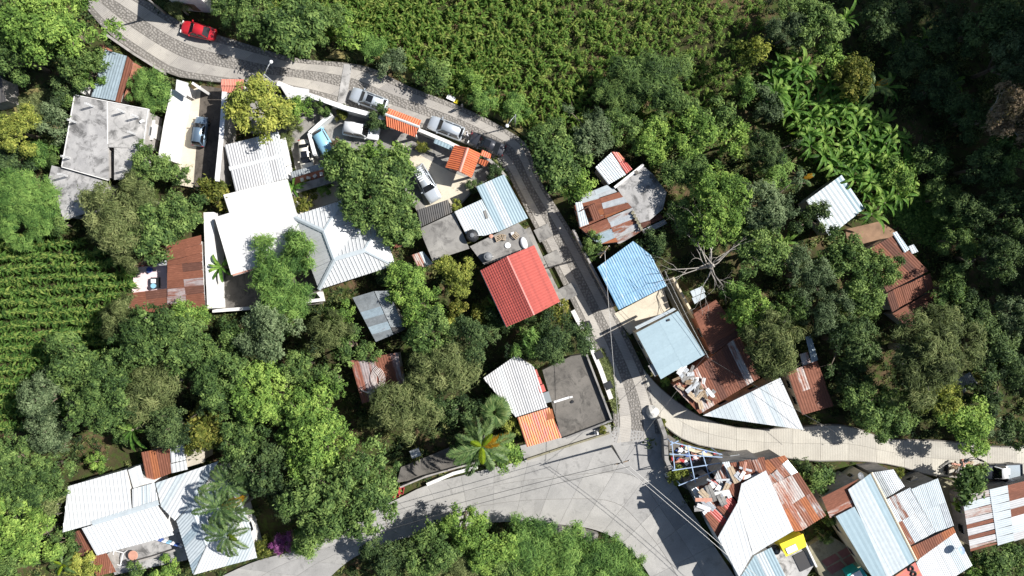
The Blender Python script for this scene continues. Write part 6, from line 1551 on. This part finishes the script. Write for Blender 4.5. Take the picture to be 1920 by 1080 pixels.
# ---------------------------------------------------------------- people
def person(label, u, v, face, shirt, trousers, skin=(.28, .15, .09), z=.06, walk=.12, reach=0.0):
    c = P(u, v, .9); t = thing('person', label, 'person', (c.x, c.y, z), face, 'people on the street')
    J = {'pel': (0, 0, .95), 'ch': (0, 0, 1.28), 'nk': (0, 0, 1.48), 'hd': (.02, 0, 1.56), 'tp': (.02, 0, 1.68),
         'hl': (0, .1, .9), 'kl': (walk, .11, .5), 'al': (walk * .6, .11, .07), 'fl': (walk * .6 + .17, .12, .04), 'hr': (0, -.1, .9), 'kr': (-walk * .2, -.11, .5), 'ar': (-walk, -.11, .07), 'fr': (-walk + .17, -.12, .04),
         'sl': (0, .19, 1.42), 'el': (.02 + reach * .2, .26, 1.14), 'wl': (.12 + reach * .4, .25, .9 + reach * .25), 'xl': (.16 + reach * .45, .25, .82 + reach * .25), 'sr': (0, -.19, 1.42), 'er': (.02, -.26, 1.14), 'wr': (.12, -.25, .9), 'xr': (.15, -.25, .82)}
    E = [('pel', 'ch'), ('ch', 'nk'), ('nk', 'hd'), ('hd', 'tp'), ('pel', 'hl'), ('hl', 'kl'), ('kl', 'al'), ('al', 'fl'), ('pel', 'hr'), ('hr', 'kr'), ('kr', 'ar'), ('ar', 'fr'), ('ch', 'sl'), ('sl', 'el'), ('el', 'wl'), ('wl', 'xl'), ('ch', 'sr'), ('sr', 'er'), ('er', 'wr'), ('wr', 'xr')]
    rad = {'pel': .15, 'ch': .16, 'nk': .06, 'hd': .095, 'tp': .075, 'hl': .10, 'hr': .10, 'kl': .065, 'kr': .065, 'al': .045, 'ar': .045, 'fl': .035, 'fr': .035, 'sl': .07, 'sr': .07, 'el': .05, 'er': .05, 'wl': .035, 'wr': .035, 'xl': .035, 'xr': .035}
    ks = list(J); me = bpy.data.meshes.new('body'); me.from_pydata([J[k] for k in ks], [(ks.index(a), ks.index(b)) for a, b in E], []); o = obj('body', me, t)
    md = o.modifiers.new('skin', 'SKIN'); sv = me.skin_vertices[0].data
    for i, k in enumerate(ks): sv[i].radius = (rad[k], rad[k])
    sv[0].use_root = True; o.modifiers.new('sub', 'SUBSURF').levels = 1; o.modifiers['sub'].render_levels = 1
    nm = 'person_' + str(len(bpy.data.materials)); m, n, l, b = newmat(nm)
    sp = n.new('ShaderNodeSeparateXYZ'); l.new(coord(n), sp.inputs[0]); r = ramp(n, [(0, trousers), (.93 / 1.9, shirt), (1.48 / 1.9, skin)], 'CONSTANT'); l.new(math_(n, l, 'DIVIDE', sp.outputs[2], 1.9), r.inputs[0]); l.new(r.outputs[0], b.inputs['Base Color']); b.inputs['Roughness'].default_value = .85; me.materials.append(m)
    mb = MB(); mb.lathe([(.098, 1.58), (.112, 1.64), (.10, 1.70), (.06, 1.75), (.02, 1.765)], (-.005, 0, 0), 12); mb.build('hair', 'black_plastic', t, True, False)
person('person in dark clothes standing behind the second silver car', 864, 243, 2.8, (.04, .03, .05), (.03, .03, .05), reach=1)
person('person in a white shirt at the nose of the charcoal saloon', 876, 252, 0.3, (.75, .75, .78), (.05, .06, .12))
person('person in a dark red shirt beside the white-shirted person', 885, 250, 3.0, (.16, .02, .03), (.04, .04, .05))
person('person in black walking alone at the field side of the street', 866, 200, 2.6, (.03, .03, .035), (.03, .03, .04), walk=.2)
person('person in dark clothes standing on the lane near the pickup', 1836, 862, 1.2, (.04, .04, .05), (.05, .05, .07), z=.07)
# ---------------------------------------------------------------- lamps, poles and wires
def lamp(label, u, v, h, az, z0=GZ, arm=1.5):
    c = P(u, v, 0); t = thing('street_lamp', label, 'street lamp', (c.x, c.y, z0), az, 'street lamps')
    mb = MB(); mb.tube([(0, 0, -.1), (0, 0, h)], [.1, .06], 8); mb.build('pole', 'steel', t, True, False)
    mb = MB(); mb.tube([(0, 0, h - .3), (arm * .5, 0, h + .15), (arm, 0, h + .2)], .035, 6); mb.build('arm', 'steel', t, True, False)
    mb = MB(); mb.lathe([(.08, .05), (.2, 0), (.22, -.08), (.12, -.2), (.02, -.22)], (arm + .15, 0, h + .22), 14); mb.build('lamp_head', 'white_paint', t, True, False)
lamp('street lamp on the field side at the street bend', 966, 236, 6.0, -2.2); lamp('street lamp beside the street door canopy at upper left', 525, 165, 6.0, 1.0); lamp('street lamp between the giant tree and the paved road at the bottom', 672, 960, 6.5, -.3)
def pole(label, u, v, h, az=0.3, z0=-.55):
    c = P(u, v, 0); t = thing('utility_pole', label, 'utility pole', (c.x, c.y, z0), az, 'utility poles'); hh = h - z0
    mb = MB(); mb.tube([(0, 0, -.1), (0, 0, hh)], [.16, .09], 9); mb.build('pole', 'grey_concrete', t, True, False)
    mb = MB(); mb.box((0, 0, hh - .5), (1.8, .1, .1)); mb.build('crossarm', 'wood', t, False, False)
    for k in (-.8, 0, .8): mb = MB(); mb.lathe([(.04, 0), (.06, .08), (.03, .16)], (k, 0, hh - .45), 8); mb.build('insulator', 'white_paint', t, False, False)
    return Vector((c.x, c.y, h))
pa = pole('concrete utility pole at the corner of the raised pavement', 1147, 836, 8.6); pb = pole('utility pole beside the blue roof on the street', 1118, 478, 8.0, .9); pc = P(1322, 668, 4.4); pd = pole('utility pole at the top left bend of the street', 312, 26, 7.5, .2)
wires = 0
def wire(a, b, label, sag=.5, r=.022, mat='cable', dx=0):
    q = Vector((dx, -dx * .4, 0)); a, b = Vector(a) + q, Vector(b) + q; mb = MB(); mb.tube([a.lerp(b, s) - Vector((0, 0, 4 * sag * s * (1 - s))) for s in np.linspace(0, 1, 13)], r, 4); o = mb.build('power_line', mat); tag(o, label, 'cable', 'overhead cables')
pf = P(1470, 1130, 8)
wire(pa - Vector((0, 0, .2)), pb - Vector((0, 0, .2)), 'overhead cable along the street between the junction and the blue roof', .7, .025, 'pale_cable'); wire(pa, pc, 'overhead cable from the junction to the alley', .6)
wire(pa, pf, 'left overhead cable crossing the shaded road at lower right', .6, .028, 'pale_cable', -.5); wire(pa, pf, 'right overhead cable crossing the shaded road at lower right', .7, .028, 'pale_cable', .7)
wire(pc, P(1240, 505, 7), 'left overhead cable along the shadowed alley', .4, .022, 'pale_cable', -.3); wire(pc, P(1240, 505, 7), 'right overhead cable along the shadowed alley', .5, .022, 'pale_cable', .4)
wire(pa, P(640, 1010, 7), 'upper overhead cable above the paved road', .9, .03, 'cable', -.3); wire(pa, P(640, 1010, 7), 'lower overhead cable above the paved road', 1.1, .026, 'cable', .8)
wire(pc, P(1600, 830, 6), 'overhead cable above the pale lane', .7)
# ---------------------------------------------------------------- small things
def rockmesh(seed, s):
    bm = bmesh.new(); bmesh.ops.create_icosphere(bm, subdivisions=2, radius=1); rs = random.Random(seed)
    for v in bm.verts: v.co *= rs.uniform(.82, 1.15); v.co.z = max(-.35, v.co.z)
    me = bpy.data.meshes.new('boulder'); bm.to_mesh(me); bm.free(); me.materials.append(M['rock']); return me
c = P(1225, 774, .5); o = obj('boulder', rockmesh(3, 1)); o.location = (c.x, c.y, .3); o.scale = (.75, .95, .75); o.rotation_euler = (0, 0, .5); tag(o, 'pale boulder on the traffic point where street and lane split', 'boulder')
c = P(250, 1041, .8); t = thing('round_table', 'round pink table standing in the washing yard', 'table', (c.x, c.y, .06)); mb = MB(); mb.lathe([(.58, .78), (.6, .8), (.6, .84), (.55, .86)], n=24); mb.build('tabletop', 'terracotta', t, False, False); mb = MB(); mb.lathe([(.25, 0), (.08, .1), (.06, .78)], n=10); mb.build('pedestal', 'grey_concrete', t, False, False)
# washing line
c = P(310, 1016, 1.6); t = thing('clothesline', 'washing line with blue and white clothes at lower left', 'clothesline', (c.x, c.y, .06)); A, B = P(280, 1008, 1.7) - c, P(342, 1026, 1.7) - c
for q in (A, B): mb = MB(); mb.tube([(q.x, q.y, 0), (q.x, q.y, 1.75)], .04, 6); mb.build('post', 'steel', t, False, False)
mb = MB(); mb.tube([(A.x, A.y, 1.68), (B.x, B.y, 1.68)], .012, 4); mb.build('line', 'pale_cable', t, False, False)
for k in range(8):
    q = A.lerp(B, .08 + k * .12); an = math.atan2(B.y - A.y, B.x - A.x); mb = MB(); mb.box((q.x, q.y, 1.35), (.38, .10, .62), an, tilt=(.15, 0)); mb.box((q.x, q.y, 1.65), (.5, .12, .08), an); mb.build('garment', ['blue_cloth', 'white_cloth', 'blue_cloth', 'white_cloth', 'car_sky', 'white_cloth', 'blue_cloth', 'white_cloth'][k], t, False, False)
c = P(220, 1046, .8); t = thing('drying_rack', 'white rectangular metal frame beside the round pink table', 'rack', (c.x, c.y, .06), -.25)
for x0, y0, sx, sy in ((-.6, 0, .09, 1.7), (.6, 0, .09, 1.7), (0, -.8, 1.2, .09), (0, .8, 1.2, .09)): mb = MB(); mb.box((x0, y0, .75), (sx, sy, .08)); mb.build('rail', 'white_paint', t, False, False)
for x0, y0 in ((-.6, -.8), (.6, -.8), (.6, .8), (-.6, .8)): mb = MB(); mb.box((x0, y0, .36), (.07, .07, .72)); mb.build('leg', 'white_paint', t, False, False)
c = P(778, 851, 1.2); t = thing('pale_table', 'small pale blue slab table on the shaded terrace', 'table', (c.x, c.y, .06), .35)
mb = MB(); mb.box((0, 0, .8), (1.2, 1.0, .1)); mb.build('tabletop', 'blue_zinc' if False else 'steel', t, False, False)
for x0 in (-.5, .5):
    for y0 in (-.4, .4): mb = MB(); mb.box((x0, y0, .37), (.08, .08, .76)); mb.build('leg', 'steel', t, False, False)
# white figure-like statue and pots by the pavement corner
c = P(1119, 812, .6); t = thing('garden_statue', 'small white garden statue in the pavement corner', 'statue', (c.x, c.y, .10)); mb = MB(); mb.lathe([(.26, 0), (.26, .2), (.2, .25), (.22, .5), (.16, .8), (.07, .95), (.13, 1.05), (.12, 1.18), (.03, 1.27)], n=14); mb.build('figure', 'white_paint', t, True, False); mb = MB(); mb.box((0, 0, .04), (.6, .6, .08)); mb.build('plinth', 'white_paint', t, False, False)
# white block with ball beside the shaded road
c = P(1256, 899, .6); t = thing('gate_block', 'grey block with a round top beside the pergola on the shaded road', 'block', (c.x, c.y, .05), .5); mb = MB(); mb.box((0, 0, .4), (.85, .7, .8)); mb.build('block', 'pale_concrete', t, False, False); mb = MB(); mb.lathe([(.1, .8), (.3, .95), (.36, 1.15), (.28, 1.35), (.05, 1.45)], (0, .7, -.6), 14); mb.build('ball', 'steel', t, True, False)
# motorcycle at the street side (dark), red objects below the giant tree
for i, (u, v, lab) in enumerate(((742, 928, 'red plastic crate under the giant roadside tree'), (752, 920, 'dark red crate behind the red crate by the road'))):
    c = P(u, v, .4); t = thing('crate', lab, 'crate', (c.x, c.y, .06 if i == 0 else .03), .4 + i, 'red crates by the road')
    for x0, y0, sx, sy in ((-.4, 0, .05, .6), (.4, 0, .05, .6), (0, -.3, .8, .05), (0, .3, .8, .05)): mb = MB(); mb.box((x0, y0, .2), (sx, sy, .36)); mb.build('side', 'red_cloth', t, False, False)
    mb = MB(); mb.box((0, 0, .03), (.8, .6, .04)); mb.build('bottom', 'red_cloth', t, False, False)
# timber and rubble heap by the pickup
for i in range(16):
    u, v = rnd.uniform(1765, 1830), rnd.uniform(866, 884); c = P(u, v, .3); L = rnd.uniform(.5, 1.8); mb = MB(); mb.box((0, 0, .08), (L, rnd.uniform(.15, .5), .14)); mb.box((0, 0, .18), (L * .7, .12, .08)); o = mb.build('timber_piece', rnd.choice(['wood', 'pale_wood', 'grey_concrete', 'black_plastic', 'terracotta']), None, False); o.location = (c.x, c.y, .075 + rnd.uniform(0, .02)); o.rotation_euler = (0, 0, rnd.uniform(0, 3.1)); tag(o, 'broken timber or rubble piece heaped beside the lane near the pickup', 'rubble', 'rubble heap by the lane')
c = P(1820, 878, .8); t = thing('pipe_stack', 'bundle of grey pipes lying beside the pickup', 'pipes', (c.x, c.y, .075), -1.0)
for k in range(4): mb = MB(); mb.tube([(-.95, -.27 + .18 * k, .09), (.95, -.27 + .18 * k, .09)], .085, 8); mb.build('pipe', 'steel', t, True, False)
# tyres on the bottom roof edge
for i, (u, v) in enumerate(((1708, 1066), (1713, 1076))):
    c = P(u, v, 3.8); mb = MB()
    mb.lathe([(.2, 0), (.34, 0), (.38, .08), (.34, .18), (.2, .18), (.18, .09), (.2, 0)], n=18); o = mb.build('loose_tyre', 'rubber', None, True); o.location = (c.x, c.y, 3.72); tag(o, ['upper', 'lower'][i] + ' loose tyre on the rusty roof edge at the bottom', 'tyre', 'tyres on the roof')
h = house('rusty roof edge with tyres at the bottom right of the large pale roof', 1700, 1072, 'lean_to', 'shed')
sheetroof(h, [(1672, 1084, 3.7), (1716, 1054, 3.75), (1730, 1082, 3.7), (1722, 1098, 3.7), (1690, 1104, 3.7)], (0, 1), .8, 'orange_rust:2,rust,pink_sheet', wall='block_wall')
# yellow and white tarp on the bank
c = P(850, 185, .5); mb = MB(); mb.box((0, 0, .12), (1.1, .55, .24)); mb.box((.75, -.1, .1), (.5, .5, .2)); o = mb.build('tarp', ['white_cloth', 'yellow_paint'], None, False)
o.data.polygons.foreach_set('material_index', [0] * 6 + [1] * 6); o.location = (c.x, c.y, -.15); o.rotation_euler = (0, 0, -.45); tag(o, 'white and yellow banner lying on the bank opposite the silver car', 'banner')
